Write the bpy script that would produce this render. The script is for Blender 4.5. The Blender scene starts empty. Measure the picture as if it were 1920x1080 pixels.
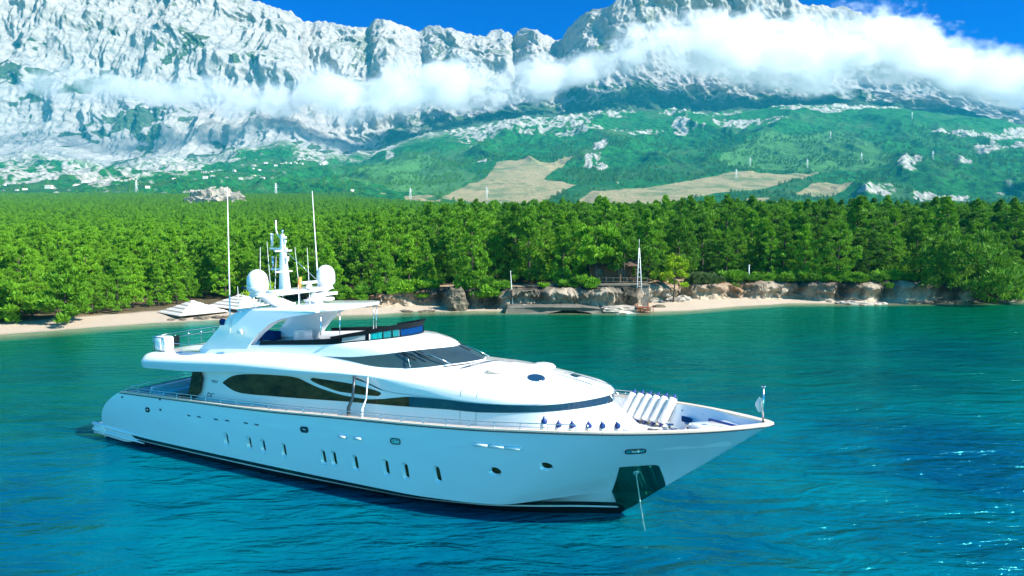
import bpy, bmesh, math, random
import numpy as np
from mathutils import Vector, Matrix, geometry
from mathutils.bvhtree import BVHTree
R = math.radians
SC = bpy.context.scene
COL = SC.collection

# ------------------------------------------------------------------ camera, sky, sun, exposure
F_PX, CAM_H, HOR_Y = 1280.0, 11.0, 430.0
PITCH = math.atan((540 - HOR_Y) / F_PX)
cam_d = bpy.data.cameras.new("camera"); cam = bpy.data.objects.new("camera", cam_d); COL.objects.link(cam)
cam.location = (0, 0, CAM_H); cam.rotation_euler = (math.pi / 2 - PITCH, 0, 0)
cam_d.sensor_width = 36; cam_d.lens = 36 * F_PX / 1920
cam_d.clip_start = 0.5; cam_d.clip_end = 40000
SC.camera = cam

SUN_V = Vector((0.910, -0.415, 0.0)).normalized()       # where the sun stands, seen from above
SUN_EL = R(39)
sun_dir = Vector((SUN_V.x * math.cos(SUN_EL), SUN_V.y * math.cos(SUN_EL), math.sin(SUN_EL)))
W = bpy.data.worlds.new("World"); SC.world = W; W.use_nodes = True
nt = W.node_tree; nt.nodes.clear()
sky = nt.nodes.new("ShaderNodeTexSky"); sky.sky_type = 'NISHITA'; sky.sun_disc = False
sky.sun_elevation = SUN_EL; sky.sun_rotation = math.atan2(SUN_V.x, SUN_V.y)
sky.air_density = 1.0; sky.dust_density = 0.0; sky.ozone_density = 4.0; sky.altitude = 1200
hs = nt.nodes.new("ShaderNodeHueSaturation"); hs.inputs['Saturation'].default_value = 1.5; hs.inputs['Hue'].default_value = 0.505
bg = nt.nodes.new("ShaderNodeBackground"); bg.inputs['Strength'].default_value = 0.115
wo = nt.nodes.new("ShaderNodeOutputWorld")
# the half of the sky behind the viewer is brightened and tinted as added fill light, the half over the mountains is a deep clear blue
tc = nt.nodes.new("ShaderNodeTexCoord"); sx = nt.nodes.new("ShaderNodeSeparateXYZ"); nt.links.new(tc.outputs['Generated'], sx.inputs[0])
mr = nt.nodes.new("ShaderNodeMapRange"); mr.interpolation_type = 'SMOOTHSTEP'; nt.links.new(sx.outputs['Y'], mr.inputs[0]); mr.inputs[1].default_value = 0.35; mr.inputs[2].default_value = -0.55
tint = nt.nodes.new("ShaderNodeMix"); tint.data_type = 'RGBA'; nt.links.new(mr.outputs[0], tint.inputs[0]); tint.inputs[6].default_value = (0.10, 0.34, 0.66, 1); tint.inputs[7].default_value = (1.46, 1.80, 1.22, 1)
mu = nt.nodes.new("ShaderNodeMix"); mu.data_type = 'RGBA'; mu.blend_type = 'MULTIPLY'; mu.inputs[0].default_value = 1.0; mu.clamp_result = False; mu.clamp_factor = False
nt.links.new(sky.outputs[0], hs.inputs['Color']); nt.links.new(hs.outputs[0], mu.inputs[6]); nt.links.new(tint.outputs[2], mu.inputs[7]); nt.links.new(mu.outputs[2], bg.inputs['Color']); nt.links.new(bg.outputs[0], wo.inputs['Surface'])
sl = bpy.data.lights.new("sun", 'SUN'); sl.energy = 5.0; sl.angle = R(0.5); sl.color = (1.0, 0.94, 0.84)
so = bpy.data.objects.new("sun", sl); COL.objects.link(so); so.rotation_euler = sun_dir.to_track_quat('Z', 'Y').to_euler()
SC.view_settings.view_transform = 'Standard'; SC.view_settings.look = 'None'
SC.view_settings.exposure = 1.20; SC.view_settings.gamma = 1.0; SC.view_settings.use_curve_mapping = False
SC.render.engine = 'CYCLES'
cy = SC.cycles
cy.use_denoising = True; cy.max_bounces = 8; cy.diffuse_bounces = 3; cy.glossy_bounces = 3; cy.transmission_bounces = 4
cy.transparent_max_bounces = 12; cy.volume_bounces = 10; cy.volume_step_rate = 1.0; cy.volume_max_steps = 256
cy.sample_clamp_indirect = 6.0; cy.caustics_reflective = False; cy.caustics_refractive = False

# ------------------------------------------------------------------ small maths
_cp, _sp = math.cos(PITCH), math.sin(PITCH)
def along(px, py, D):
    """World point at depth D seen in the direction of the photograph's pixel (px, py) (arrays allowed)."""
    u = (np.asarray(px, float) - 960) / F_PX; v = (540 - np.asarray(py, float)) / F_PX
    dy = _cp + v * _sp; dz = -_sp + v * _cp
    return u / dy * D, np.asarray(D, float) + 0 * u, CAM_H + dz / dy * D
def depth_of_ground(py, z=0.0):
    v = (540 - np.asarray(py, float)) / F_PX
    return (z - CAM_H) * (_cp + v * _sp) / (-_sp + v * _cp)
def curve(pts):
    xs = np.array([p[0] for p in pts], float); ys = np.array([p[1] for p in pts], float)
    return lambda x: np.interp(x, xs, ys)
def sstep(a, b, x):
    t = np.clip((np.asarray(x, float) - a) / (b - a), 0, 1); return t * t * (3 - 2 * t)
def _hash(ix, iy, seed):
    h = (ix.astype(np.int64) * 374761393 + iy.astype(np.int64) * 668265263 + seed * 1274126177) & 0xFFFFFFFF
    h = ((h ^ (h >> 13)) * 1274126177) & 0xFFFFFFFF
    return ((h ^ (h >> 16)) & 0xFFFF) / 65535.0
def pnoise(x, y, seed=0):
    x = np.asarray(x, float); y = np.asarray(y, float)
    ix = np.floor(x); iy = np.floor(y); fx = x - ix; fy = y - iy
    ux = fx ** 3 * (fx * (fx * 6 - 15) + 10); uy = fy ** 3 * (fy * (fy * 6 - 15) + 10)
    def g(dx, dy):
        a = _hash(ix + dx, iy + dy, seed) * 6.2831853
        return np.cos(a) * (fx - dx) + np.sin(a) * (fy - dy)
    n0 = g(0, 0) * (1 - ux) + g(1, 0) * ux; n1 = g(0, 1) * (1 - ux) + g(1, 1) * ux
    return (n0 * (1 - uy) + n1 * uy) * 1.5
def fbm(x, y, oct=4, seed=0, gain=0.5):
    s = 0; a = 1.0; t = 0
    for o in range(oct):
        s = s + a * pnoise(x * 2 ** o + 17.3 * o, y * 2 ** o - 9.1 * o, seed + o); t += a; a *= gain
    return s / t
def ridged(x, y, oct=5, seed=0, gain=0.55):
    s = 0; a = 1.0; t = 0; w = 1.0
    for o in range(oct):
        n = 1 - np.abs(pnoise(x * 2 ** o + 31.7 * o, y * 2 ** o + 5.3 * o, seed + o)) * 1.6
        n = np.clip(n, 0, 1) ** 2; s = s + a * n * w; t += a; w = np.clip(n * 1.5, 0, 1); a *= gain
    return s / t
def in_poly(px, py, poly):
    px = np.asarray(px, float); py = np.asarray(py, float); c = np.zeros(px.shape, bool); n = len(poly)
    for i in range(n):
        x0, y0 = poly[i]; x1, y1 = poly[(i + 1) % n]
        if y0 == y1: continue
        k = ((y0 > py) != (y1 > py)) & (px < (x1 - x0) * (py - y0) / (y1 - y0) + x0); c ^= k
    return c

# ------------------------------------------------------------------ mesh and object helpers
def mesh_np(name, V, Fc, smooth=True):
    V = np.ascontiguousarray(V, dtype=np.float32).reshape(-1, 3); Fc = np.ascontiguousarray(Fc, dtype=np.int32)
    me = bpy.data.meshes.new(name); n, k = Fc.shape
    me.vertices.add(len(V)); me.vertices.foreach_set('co', V.ravel())
    me.loops.add(n * k); me.loops.foreach_set('vertex_index', Fc.ravel())
    me.polygons.add(n); me.polygons.foreach_set('loop_start', np.arange(0, n * k, k, dtype=np.int32))
    try: me.polygons.foreach_set('loop_total', np.full(n, k, dtype=np.int32))
    except Exception: pass
    me.update(calc_edges=True)
    me.polygons.foreach_set('use_smooth', np.full(n, smooth, dtype=bool)); me.update()
    return me
def grid_faces(nr, nc, close=False, off=0):
    r = np.arange(nr - 1)[:, None]; c = np.arange(nc if close else nc - 1)[None, :]
    a = r * nc + c; b = r * nc + (c + 1) % nc; d = (r + 1) * nc + c; e = (r + 1) * nc + (c + 1) % nc
    return (np.stack([a, b, e, d], -1).reshape(-1, 4) + off)
def put(name, me, mat=None, parent=None, label=None, cat=None, group=None, kind=None, loc=None, rot=None):
    o = bpy.data.objects.new(name, me); COL.objects.link(o)
    if me is not None and mat is not None:
        me.materials.clear(); me.materials.append(mat)
    if parent is not None: o.parent = parent
    if loc is not None: o.location = loc
    if rot is not None: o.rotation_euler = rot
    tag(o, label, cat, group, kind); return o
def tag(o, label=None, cat=None, group=None, kind=None):
    if label: o['label'] = label
    if cat: o['category'] = cat
    if group: o['group'] = group
    if kind: o['kind'] = kind
    return o
def attr(me, name, vals):
    a = me.attributes.new(name, 'FLOAT', 'POINT'); a.data.foreach_set('value', np.ascontiguousarray(vals, dtype=np.float32).ravel())

class MB:
    """Collects shapes into one mesh."""
    def __init__(s): s.v = []; s.f = []; s.sm = []
    def add(s, vs, fs, smooth=False):
        o = len(s.v); s.v += [tuple(map(float, q)) for q in vs]; s.f += [tuple(i + o for i in f) for f in fs]; s.sm += [smooth] * len(fs); return s
    def box(s, c, size, rz=0, top=1.0, M=None):
        x, y, z = [q / 2 for q in size]; pts = []
        for k, (a, b, d) in enumerate([(-x,-y,-z),(x,-y,-z),(x,y,-z),(-x,y,-z),(-x*top,-y*top,z),(x*top,-y*top,z),(x*top,y*top,z),(-x*top,y*top,z)]):
            pts.append((a, b, d))
        m = Matrix.Translation(c) @ Matrix.Rotation(rz, 4, 'Z')
        if M is not None: m = Matrix.Translation(c) @ M
        return s.add([m @ Vector(q) for q in pts], [(0,3,2,1),(4,5,6,7),(0,1,5,4),(1,2,6,5),(2,3,7,6),(3,0,4,7)])
    def tube(s, pts, r, n=8, caps=True, smooth=True):
        pts = [Vector(q) for q in pts]; rs = r if isinstance(r, (list, tuple)) else [r] * len(pts); rings = []
        up = Vector((0, 0, 1)); last = None
        for i, q in enumerate(pts):
            d = (pts[min(i + 1, len(pts) - 1)] - pts[max(i - 1, 0)]); d = d.normalized() if d.length > 1e-9 else Vector((0,0,1))
            if last is None: a = d.cross(up if abs(d.z) < 0.9 else Vector((1, 0, 0))).normalized()
            else: a = (last - d * last.dot(d)).normalized()
            last = a; b = d.cross(a)
            rings.append([q + (a * math.cos(2 * math.pi * k / n) + b * math.sin(2 * math.pi * k / n)) * rs[i] for k in range(n)])
        vs = [v for ring in rings for v in ring]; fs = []
        for i in range(len(pts) - 1):
            for k in range(n):
                fs.append((i * n + k, i * n + (k + 1) % n, (i + 1) * n + (k + 1) % n, (i + 1) * n + k))
        if caps: fs += [tuple(range(n))[::-1], tuple((len(pts) - 1) * n + k for k in range(n))]
        return s.add(vs, fs, smooth)
    def lathe(s, prof, n=24, M=None, smooth=True):
        M = M or Matrix.Identity(4); vs = []; fs = []
        for (r, z) in prof:
            for k in range(n):
                a = 2 * math.pi * k / n; vs.append(M @ Vector((r * math.cos(a), r * math.sin(a), z)))
        for i in range(len(prof) - 1):
            for k in range(n): fs.append((i * n + k, i * n + (k + 1) % n, (i + 1) * n + (k + 1) % n, (i + 1) * n + k))
        return s.add(vs, fs, smooth)
    def prism(s, poly, lo, hi, axis=1, taper=None):
        """poly of (a, b) extruded along axis 1 (points are (a, y, b)) or 2 (points are (a, b, z)) or 0 (points (x, a, b))"""
        mk = {1: lambda a, b, t: (a, t, b), 2: lambda a, b, t: (a, b, t), 0: lambda a, b, t: (t, a, b)}[axis]
        n = len(poly); vs = [mk(a, b, lo) for a, b in poly] + [mk(a, b, hi) for a, b in poly]
        fs = [(i, (i + 1) % n, (i + 1) % n + n, i + n) for i in range(n)] + [tuple(range(n))[::-1], tuple(range(n, 2 * n))]
        return s.add(vs, fs)
    def build(s, name, mat=None, parent=None, bevel=0, seg=2, recalc=True, autosm=None, **k):
        me = bpy.data.meshes.new(name); me.from_pydata(s.v, [], s.f); me.update()
        if recalc or bevel:
            bm = bmesh.new(); bm.from_mesh(me)
            if bevel:
                bmesh.ops.bevel(bm, geom=[e for e in bm.edges if len(e.link_faces) == 2 and e.calc_face_angle(0) > 0.5], offset=bevel, segments=seg, affect='EDGES', profile=0.5)
            bmesh.ops.recalc_face_normals(bm, faces=bm.faces); bm.to_mesh(me); bm.free()
            if bevel: me.polygons.foreach_set('use_smooth', [True] * len(me.polygons))
        if not bevel and len(me.polygons) == len(s.sm): me.polygons.foreach_set('use_smooth', s.sm)
        if autosm or bevel: me.set_sharp_from_angle(angle=R(autosm or 40))
        me.update(); return put(name, me, mat, parent, **k)

# ------------------------------------------------------------------ materials
class NT:
    def __init__(s, name):
        s.m = bpy.data.materials.new(name); s.m.use_nodes = True; s.t = s.m.node_tree; s.t.nodes.clear()
        s.out = s.n("ShaderNodeOutputMaterial")
    def n(s, kind, **kw):
        nd = s.t.nodes.new(kind)
        for k, v in kw.items(): setattr(nd, k, v)
        return nd
    def l(s, a, b): s.t.links.new(a, b)
    def val(s, sock, v):
        if hasattr(v, 'is_output') or isinstance(v, bpy.types.NodeSocket): s.l(v, sock)
        else: sock.default_value = v
    def math(s, op, a, b=0.0, c=None, clamp=False):
        nd = s.n("ShaderNodeMath", operation=op, use_clamp=clamp); s.val(nd.inputs[0], a); s.val(nd.inputs[1], b)
        if c is not None: s.val(nd.inputs[2], c)
        return nd.outputs[0]
    def noise(s, scale, detail=4, rough=0.55, vec=None, dist=0.0, dims='3D'):
        nd = s.n("ShaderNodeTexNoise", noise_dimensions=dims); nd.inputs['Scale'].default_value = scale; nd.inputs['Detail'].default_value = detail
        nd.inputs['Roughness'].default_value = rough; nd.inputs['Distortion'].default_value = dist
        if vec is not None: s.l(vec, nd.inputs['Vector'])
        return nd.outputs['Fac']
    def coord(s, scale=(1, 1, 1), kind='Object', rot=(0, 0, 0)):
        if kind == 'World': c = s.n("ShaderNodeNewGeometry").outputs['Position']
        else: c = s.n("ShaderNodeTexCoord").outputs[kind]
        mp = s.n("ShaderNodeMapping"); mp.inputs['Scale'].default_value = scale; mp.inputs['Rotation'].default_value = rot; s.l(c, mp.inputs['Vector']); return mp.outputs[0]
    def mix(s, f, a, b):
        nd = s.n("ShaderNodeMix", data_type='RGBA'); s.val(nd.inputs[0], f)
        for sock, v in ((nd.inputs[6], a), (nd.inputs[7], b)):
            if isinstance(v, (tuple, list)): sock.default_value = (*v[:3], 1)
            else: s.l(v, sock)
        return nd.outputs[2]
    def rng(s, v, a, b, c=0.0, d=1.0, smooth=False):
        nd = s.n("ShaderNodeMapRange", interpolation_type='SMOOTHSTEP' if smooth else 'LINEAR'); s.val(nd.inputs[0], v)
        for i, q in enumerate((a, b, c, d)): nd.inputs[i + 1].default_value = q
        return nd.outputs[0]
    def attr(s, name): nd = s.n("ShaderNodeAttribute"); nd.attribute_name = name; return nd.outputs['Fac']
    def bump(s, h, strength=0.3, dist=0.1, normal=None):
        nd = s.n("ShaderNodeBump"); nd.inputs['Strength'].default_value = strength; nd.inputs['Distance'].default_value = dist; s.l(h, nd.inputs['Height'])
        if normal is not None: s.l(normal, nd.inputs['Normal'])
        return nd.outputs[0]
    def pbr(s, color, rough=0.5, metal=0.0, normal=None, **kw):
        b = s.n("ShaderNodeBsdfPrincipled")
        if isinstance(color, (tuple, list)): b.inputs['Base Color'].default_value = (*color[:3], 1)
        else: s.l(color, b.inputs['Base Color'])
        s.val(b.inputs['Roughness'], rough); s.val(b.inputs['Metallic'], metal)
        for k, v in kw.items(): s.val(b.inputs[k.replace('_', ' ')], v)
        if normal is not None: s.l(normal, b.inputs['Normal'])
        s.l(b.outputs[0], s.out.inputs['Surface']); return b
def simple(name, color, rough=0.5, metal=0.0, vary=0.06, scale=6.0, bump=0.0, coat=0.0, ior=1.5):
    n = NT(name); f = n.noise(scale, 5, 0.6, n.coord())
    c = n.mix(n.rng(f, 0.3, 0.7), tuple(q * (1 - vary) for q in color), tuple(min(1, q * (1 + vary)) for q in color))
    nm = n.bump(n.noise(scale * 4, 5, 0.6, n.coord()), bump, 0.02) if bump else None
    n.pbr(c, n.rng(f, 0.3, 0.7, rough * 0.85, min(1, rough * 1.15)), metal, nm, Coat_Weight=coat, IOR=ior); return n.m
# ------------------------------------------------------------------ shore and forest ground
shore_y = curve([(-600,668),(0,627),(130,617),(280,606),(430,599),(560,594),(700,590),(770,585),(830,584),(960,583),(1100,583),(1219,585),(1300,582),(1370,576),(1480,569),(1600,569),(1750,567),(1920,565),(2520,560)])
beach_w = curve([(-600,7),(0,5),(280,6.5),(500,9),(640,6),(700,5),(760,4.5),(830,3.5),(900,1.2),(960,0.6),(1150,0.6),(1195,1.5),(1225,8),(1300,8),(1400,6),(1470,4),(1560,1.5),(1620,0.8),(1680,1.5),(1760,0.8),(1920,0.8),(2520,1)])
bank_h = curve([(-600,0.5),(120,0.6),(300,0.7),(560,1.0),(640,1.8),(720,2.0),(800,2.6),(900,2.9),(1100,3.0),(1300,3.1),(1500,3.0),(1700,3.1),(1920,2.9),(2520,3)])
g_left = curve([(60,1.0),(90,1.3),(120,1.6),(200,3.6),(400,13),(800,38),(1300,69)])
g_right = curve([(60,3.0),(110,3.1),(130,3.5),(200,6.0),(400,12.5),(800,26),(1300,42)])
def ground_z(px, D, rough=True):
    px = np.asarray(px, float); D = np.asarray(D, float)
    Ds = depth_of_ground(shore_y(px)); x = (px - 960) / F_PX * D
    wob = fbm(x / 5.0, px * 0 + 3.1, 3, 5) * 1.1 * sstep(500, 800, px); s = D - Ds + wob * 0.6
    k = sstep(500, 1000, px); far = g_left(D) * (1 - k) + g_right(D) * k + fbm(x / 90, D / 90, 3, 3) * 3.0 * sstep(150, 400, D)
    bw = beach_w(px) + fbm(x / 4.0, D * 0 + 7.7, 3, 9) * 1.3 * sstep(600, 800, px); bh = bank_h(px)
    beach = np.where(s < 0, s * 0.16, s * 0.085)
    zb = 0.085 * np.maximum(bw, 0)
    t = sstep(0, 1, (s - bw) / (0.9 + 1.6 * (1 - sstep(600, 760, px))))
    top = bh + np.maximum(0, far - np.maximum(bh, g_left(Ds) * (1 - k) + g_right(Ds) * k)) + fbm(x / 9, D / 9, 3, 21) * 0.25
    z = np.where(s < bw, beach, zb + (top - zb) * t)
    rock = sstep(620, 700, px) * sstep(-0.6, 0.3, s - bw) * (1 - sstep(2.0, 4.5, s - bw))
    if rough:
        z = z + rock * (ridged(x / 4.2, z / 0.7 + D / 3, 4, 31) - 0.45) * 0.55
        z = z + fbm(x / 2.0, D / 1.4, 3, 41) * 0.06 * sstep(-2, 1, s)
    return z, s, rock, t
pxs = np.arange(-600, 2524, 2.4)
nb_ = beach_w(pxs) + 0.0
offs = [("s", q) for q in np.arange(-24, -2, 1.5)] + [("s", q) for q in np.arange(-2, 0.01, 0.4)] + [("f", q) for q in np.linspace(0.08, 0.9, 9)] + [("b", q) for q in np.arange(-0.9, 3.4, 0.065)] + [("b", q) for q in np.arange(3.5, 14, 0.5)] + [("b", q) for q in np.arange(14, 40, 1.3)]
rows_ = []
for kd_, q in offs:
    rows_.append(pxs * 0 + q if kd_ == "s" else np.maximum(nb_ - 0.9, 0.1) * q if kd_ == "f" else np.maximum(nb_ - 0.9, 0.1) + 0.9 + q)
S = np.array(rows_); PX = np.tile(pxs, (len(rows_), 1)); Ds0 = depth_of_ground(shore_y(PX)); D1 = Ds0 + S
far_f = np.geomspace(1, 1305.0 / 140, 130)
endD = D1[-1]; PX2, T2 = np.meshgrid(pxs, np.linspace(0, 1, 141)[1:])
D2 = endD[None, :] * (1305.0 / endD[None, :]) ** T2
PXa = np.vstack([PX, PX2]); Da = np.vstack([D1, D2])
Z, Sa, ROCK, TB = ground_z(PXa, Da)
Xa = (PXa - 960) / F_PX * Da
# overhang: the rock face leans out and is jagged
push = ROCK * ((ridged(Xa / 3.6 + .3 * Z, Z / 1.1, 5, 77, .62) - 0.5) * 1.7 + (ridged(Xa / .9, Z / .5, 3, 78) - .4) * .5 + sstep(0.8, 2.4, Z) * (1 - sstep(2.6, 3.2, Z)) * 1.0)
me = mesh_np("ground", np.stack([Xa + ROCK * fbm(Xa / 1.3, Z / 0.8, 3, 55) * 0.4, Da - push, Z], -1), grid_faces(*PXa.shape))
attr(me, "rock", np.clip(ROCK * 1.2, 0, 1)); attr(me, "beach", (1 - sstep(-0.2, 1.2, Sa - beach_w(PXa))) * 1.0)
attr(me, "path", sstep(700, 800, PXa) * sstep(2.0, 3.0, Sa - beach_w(PXa)) * (1 - sstep(7.5, 9, Sa - beach_w(PXa))))
attr(me, "dark", np.clip(1.0 - sstep(1200, 1260, PXa) * (1 - sstep(1380, 1470, PXa)) - (1 - sstep(760, 830, PXa)), 0, 1))  # stretches of bank whose shade is painted into the rock colour
attr(me, "wet", 1 - sstep(-0.3, 0.9, Sa))
n = NT("shore_ground"); cw = n.coord(kind='World'); f1 = n.noise(0.9, 6, 0.65, cw); f2 = n.noise(6.0, 5, 0.7, cw); f3 = n.noise(0.12, 4, 0.6, cw)
sand = n.mix(n.rng(f2, .3, .7), (0.42, 0.34, 0.25), (0.52, 0.43, 0.33)); sand = n.mix(n.rng(f1, .56, .66), sand, (0.44, 0.37, 0.29))
pale = n.mix(n.rng(f1, .35, .65), (0.16, 0.115, 0.075), (0.30, 0.23, 0.16)); ocr = n.mix(n.rng(f3, .42, .58), pale, (0.32, 0.17, 0.085))
rockc = n.mix(n.rng(n.noise(2.3, 8, 0.75, n.coord((1, 1, 3.5), 'World')), .38, .52), (0.05, 0.042, 0.035), ocr)
rockc = n.mix(n.attr('dark'), rockc, n.mix(n.rng(n.noise(1.4, 8, 0.75, n.coord((.5, 1, 3.0), 'World')), .45, .66), (0.014, 0.016, 0.013), (0.10, 0.085, 0.062)))  # darker rock colour stands in for the shade on those stretches
soil = n.mix(n.rng(f1, .35, .6), (0.06, 0.055, 0.03), (0.16, 0.11, 0.06)); soil = n.mix(n.rng(f2, .55, .7), soil, (0.05, 0.10, 0.025))
pathc = n.mix(n.rng(f1, .42, .58), soil, (0.50, 0.36, 0.24))
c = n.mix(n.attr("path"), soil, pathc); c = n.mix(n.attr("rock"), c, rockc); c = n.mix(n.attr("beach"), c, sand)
c = n.mix(n.math('MULTIPLY', n.attr("wet"), 0.55), c, (0.16, 0.14, 0.09))
bm_ = n.bump(n.noise(5.0, 8, 0.75, cw), 0.7, 0.25)
n.pbr(c, 0.9, 0, bm_, IOR=1.3)
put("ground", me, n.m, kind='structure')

# ------------------------------------------------------------------ foothills
foot_top = curve([(-600,300),(0,298),(100,285),(200,312),(300,296),(400,300),(470,275),(530,262),(600,284),(640,292),(700,285),(760,262),(900,232),(1050,214),(1200,205),(1350,207),(1450,200),(1560,194),(1660,198),(1800,214),(1920,236),(2200,270),(2520,300)])
f_a = curve([(-600,352),(600,351),(760,362),(900,370),(2520,372)])
f_b = curve([(-600,326),(0,325),(600,328),(800,322),(1000,309),(1200,311),(1400,300),(1600,290),(1920,296),(2520,320)])
f_0 = lambda px: 430 - (g_left(1300.) * (1 - sstep(500, 1000, px)) + g_right(1300.) * sstep(500, 1000, px) - 11) * F_PX / 1300 + 1.0
DK = np.array([1295., 1700., 2300., 3290.])
def foot_base(px, D):
    px = np.asarray(px, float); P = [f_0(px), f_a(px), f_b(px), foot_top(px)]; D = np.asarray(D, float)
    y = np.where(D < DK[1], P[0] + (P[1] - P[0]) * (D - DK[0]) / (DK[1] - DK[0]), np.where(D < DK[2], P[1] + (P[2] - P[1]) * (D - DK[1]) / (DK[2] - DK[1]), P[2] + (P[3] - P[2]) * (D - DK[2]) / (DK[3] - DK[2])))
    return y
def ellipses(px, py, L):
    v = np.zeros(np.shape(px))
    for (x, y, rx, ry, *a) in L:
        k = a[0] if a else 1.0; d = ((px - x) / rx) ** 2 + ((py - y) / ry) ** 2; v = np.maximum(v, k * np.clip(1.6 - d, 0, 1))
    return v
ROCKS = [(60,330,80,16,.75),(20,300,60,14,.8),(112,275,60,25,.9),(165,318,40,26,.9),(195,345,26,12,1),(250,338,50,14,.55),(330,312,60,16,.75),(300,300,70,14,.9),(370,325,30,10,.7),(420,296,40,14,.7),(590,290,40,18,.8),(735,292,8,5,.9),(905,300,12,4,.7),(680,262,70,26,1),(860,238,50,12,.8),(905,247,30,10,.9),(880,262,26,8,.5),(960,232,70,16,.9),(1040,220,70,14,.8),(1130,205,60,14,.7),(1080,242,60,8,.6),
 (1125,272,11,13,1),(1107,300,12,8,1),(1128,308,12,7,.9),(1272,232,14,14,1),(1300,240,24,7,.5),(1190,240,60,8,.5),(1500,203,70,6,1),(1560,197,60,6,1),(1640,197,60,5,.9),(1400,225,70,6,.7),(1340,238,40,6,.8),(1310,205,90,12,.5),(1692,318,16,13,1),(1710,306,12,8,.9),(1780,255,40,7,.9),(1850,250,40,6,.8),(1900,245,30,6,.9),(1845,281,30,8,1),(1795,297,18,6,.9),(1905,277,22,6,.8),(1632,365,24,7,1),(1655,361,14,6,.9),(1735,363,30,8,.9),(1790,362,26,7,.8),(1880,355,45,10,.5),(1470,385,18,6,.7),(1130,330,0.1,0.1,0)]
FIELDS = [[(829,367),(914,333),(925,318),(932,302),(1032,296),(1077,289),(1040,315),(1018,335),(1080,346),(1036,367),(1010,384),(892,384)],
 [(1062,384),(1110,359),(1203,352),(1280,339),(1376,322),(1532,315),(1487,335),(1428,352),(1343,359),(1280,374),(1218,386)],
 [(666,357),(788,361),(818,365),(788,371),(677,365)],[(1487,361),(1517,345),(1600,336),(1650,337),(1628,348),(1539,363)],[(1380,384),(1400,370),(1440,368),(1430,384)],[(760,372),(830,370),(825,384),(770,384)]]
LUSH = [[(1350,305),(1358,272),(1440,250),(1560,238),(1620,258),(1670,305),(1500,312)],[(640,345),(700,300),(800,290),(900,330),(840,365)]]
def foot_z(px, D):
    x = (px - 960) / F_PX * D; yb = foot_base(px, D); z = along(px, yb, D)[2]
    am = sstep(1300, 1800, D); w = fbm(x / 400, D / 400, 2, 8) * 0.5
    rel = (ridged(x / 420 + w, D / 620 + w, 5, 61) - 0.42) * 58 + fbm(x / 60, D / 60, 4, 62) * 8
    fld = np.zeros(np.shape(px))
    for P in FIELDS: fld = np.maximum(fld, in_poly(px, yb, P))
    soft = np.clip(1.5 - ((px - 950) / 150) ** 2 - ((yb - 342) / 50) ** 2, 0, 1) + np.clip(1.5 - ((px - 1300) / 260) ** 2 - ((yb - 350) / 40) ** 2, 0, 1); rel = rel * (1 - .85 * np.clip(soft, 0, 1)); rel = rel * am * (1 - sstep(3000, 3290, D) * 0.5)
    return z + rel, yb
pf = np.arange(-520, 2440, 2.2)
df = np.concatenate([np.arange(1292, 1500, 2.0), np.linspace(1500, 3290, 330)])
PXf, Df = np.meshgrid(pf, df); Zf, YB = foot_z(PXf, Df); Xf = (PXf - 960) / F_PX * Df
nz = fbm(Xf / 130, Df / 160, 4, 91); nz2 = fbm(Xf / 30, Df / 42, 3, 92)
PW = PXf + nz * 16; YW = YB + nz2 * 5
fld = np.zeros(PXf.shape)
for P in FIELDS: fld = np.maximum(fld, in_poly(PXf + nz * 3, YB + nz2 * .8, P) * 1.0)
lush = np.zeros(PXf.shape)
for P in LUSH: lush = np.maximum(lush, in_poly(PW, YW, P) * 1.0)
rk = ellipses(PW, YW, ROCKS); rk = sstep(0.35, 0.6, rk * (0.72 + 1.5 * nz2 + 0.6 * nz))
edge = sstep(14, -10, YB - foot_top(PXf) + nz * 26 + nz2 * 10) * (1 - sstep(700, 1000, PXf)); rk = np.maximum(rk, edge)
rk = np.maximum(rk, sstep(0.36, 0.5, nz2 + 0.5 * nz) * 0.8 * (1 - sstep(700, 1000, PXf) * .8) * (1 - fld) * (1 - lush) * (1 - sstep(420, 620, PXf) * 0.9))
Zf = Zf + rk * (ridged(Xf / 40, Df / 60, 4, 93) - 0.3) * 14
me = mesh_np("foothills", np.stack([Xf, Df, Zf], -1), grid_faces(*PXf.shape))
attr(me, "rock", rk); attr(me, "field", fld * (1 - rk)); attr(me, "lush", lush)
n = NT("hillside"); cw = n.coord(kind='World'); f1 = n.noise(0.02, 8, 0.7, cw); f2 = n.noise(0.05, 8, 0.75, cw); f3 = n.noise(0.006, 5, 0.6, cw)
veg = n.mix(n.rng(f2, .4, .62), (0.004, 0.050, 0.010), (0.022, 0.165, 0.022)); veg = n.mix(n.rng(f3, .5, .7), veg, (0.05, 0.12, 0.035))
lus = n.mix(n.rng(f2, .4, .62), (0.04, 0.13, 0.03), (0.07, 0.20, 0.045))
fie = n.mix(n.rng(f1, .38, .62), (0.34, 0.28, 0.15), (0.24, 0.24, 0.11)); fie = n.mix(n.rng(n.noise(0.5, 3, 0.6, n.coord((0.02, 0.6, 0.6), 'World')), .5, .62), fie, (0.40, 0.30, 0.17)); fie = n.mix(n.rng(f2, .56, .66), fie, (0.06, 0.12, 0.04)); fie = n.mix(n.rng(n.noise(0.011, 4, 0.6, cw), .52, .64), fie, (0.15, 0.19, 0.08))
roc = n.mix(n.rng(f2, .40, .60), (0.24, 0.24, 0.21), (0.50, 0.475, 0.42))
c = n.mix(n.attr("lush"), veg, lus); c = n.mix(n.attr("field"), c, fie); c = n.mix(n.attr("rock"), c, roc)
n.pbr(c, 0.95, 0, n.bump(n.noise(0.09, 8, 0.75, cw), 0.8, 9.0), IOR=1.2)
put("hills", me, n.m, kind='structure')

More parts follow.
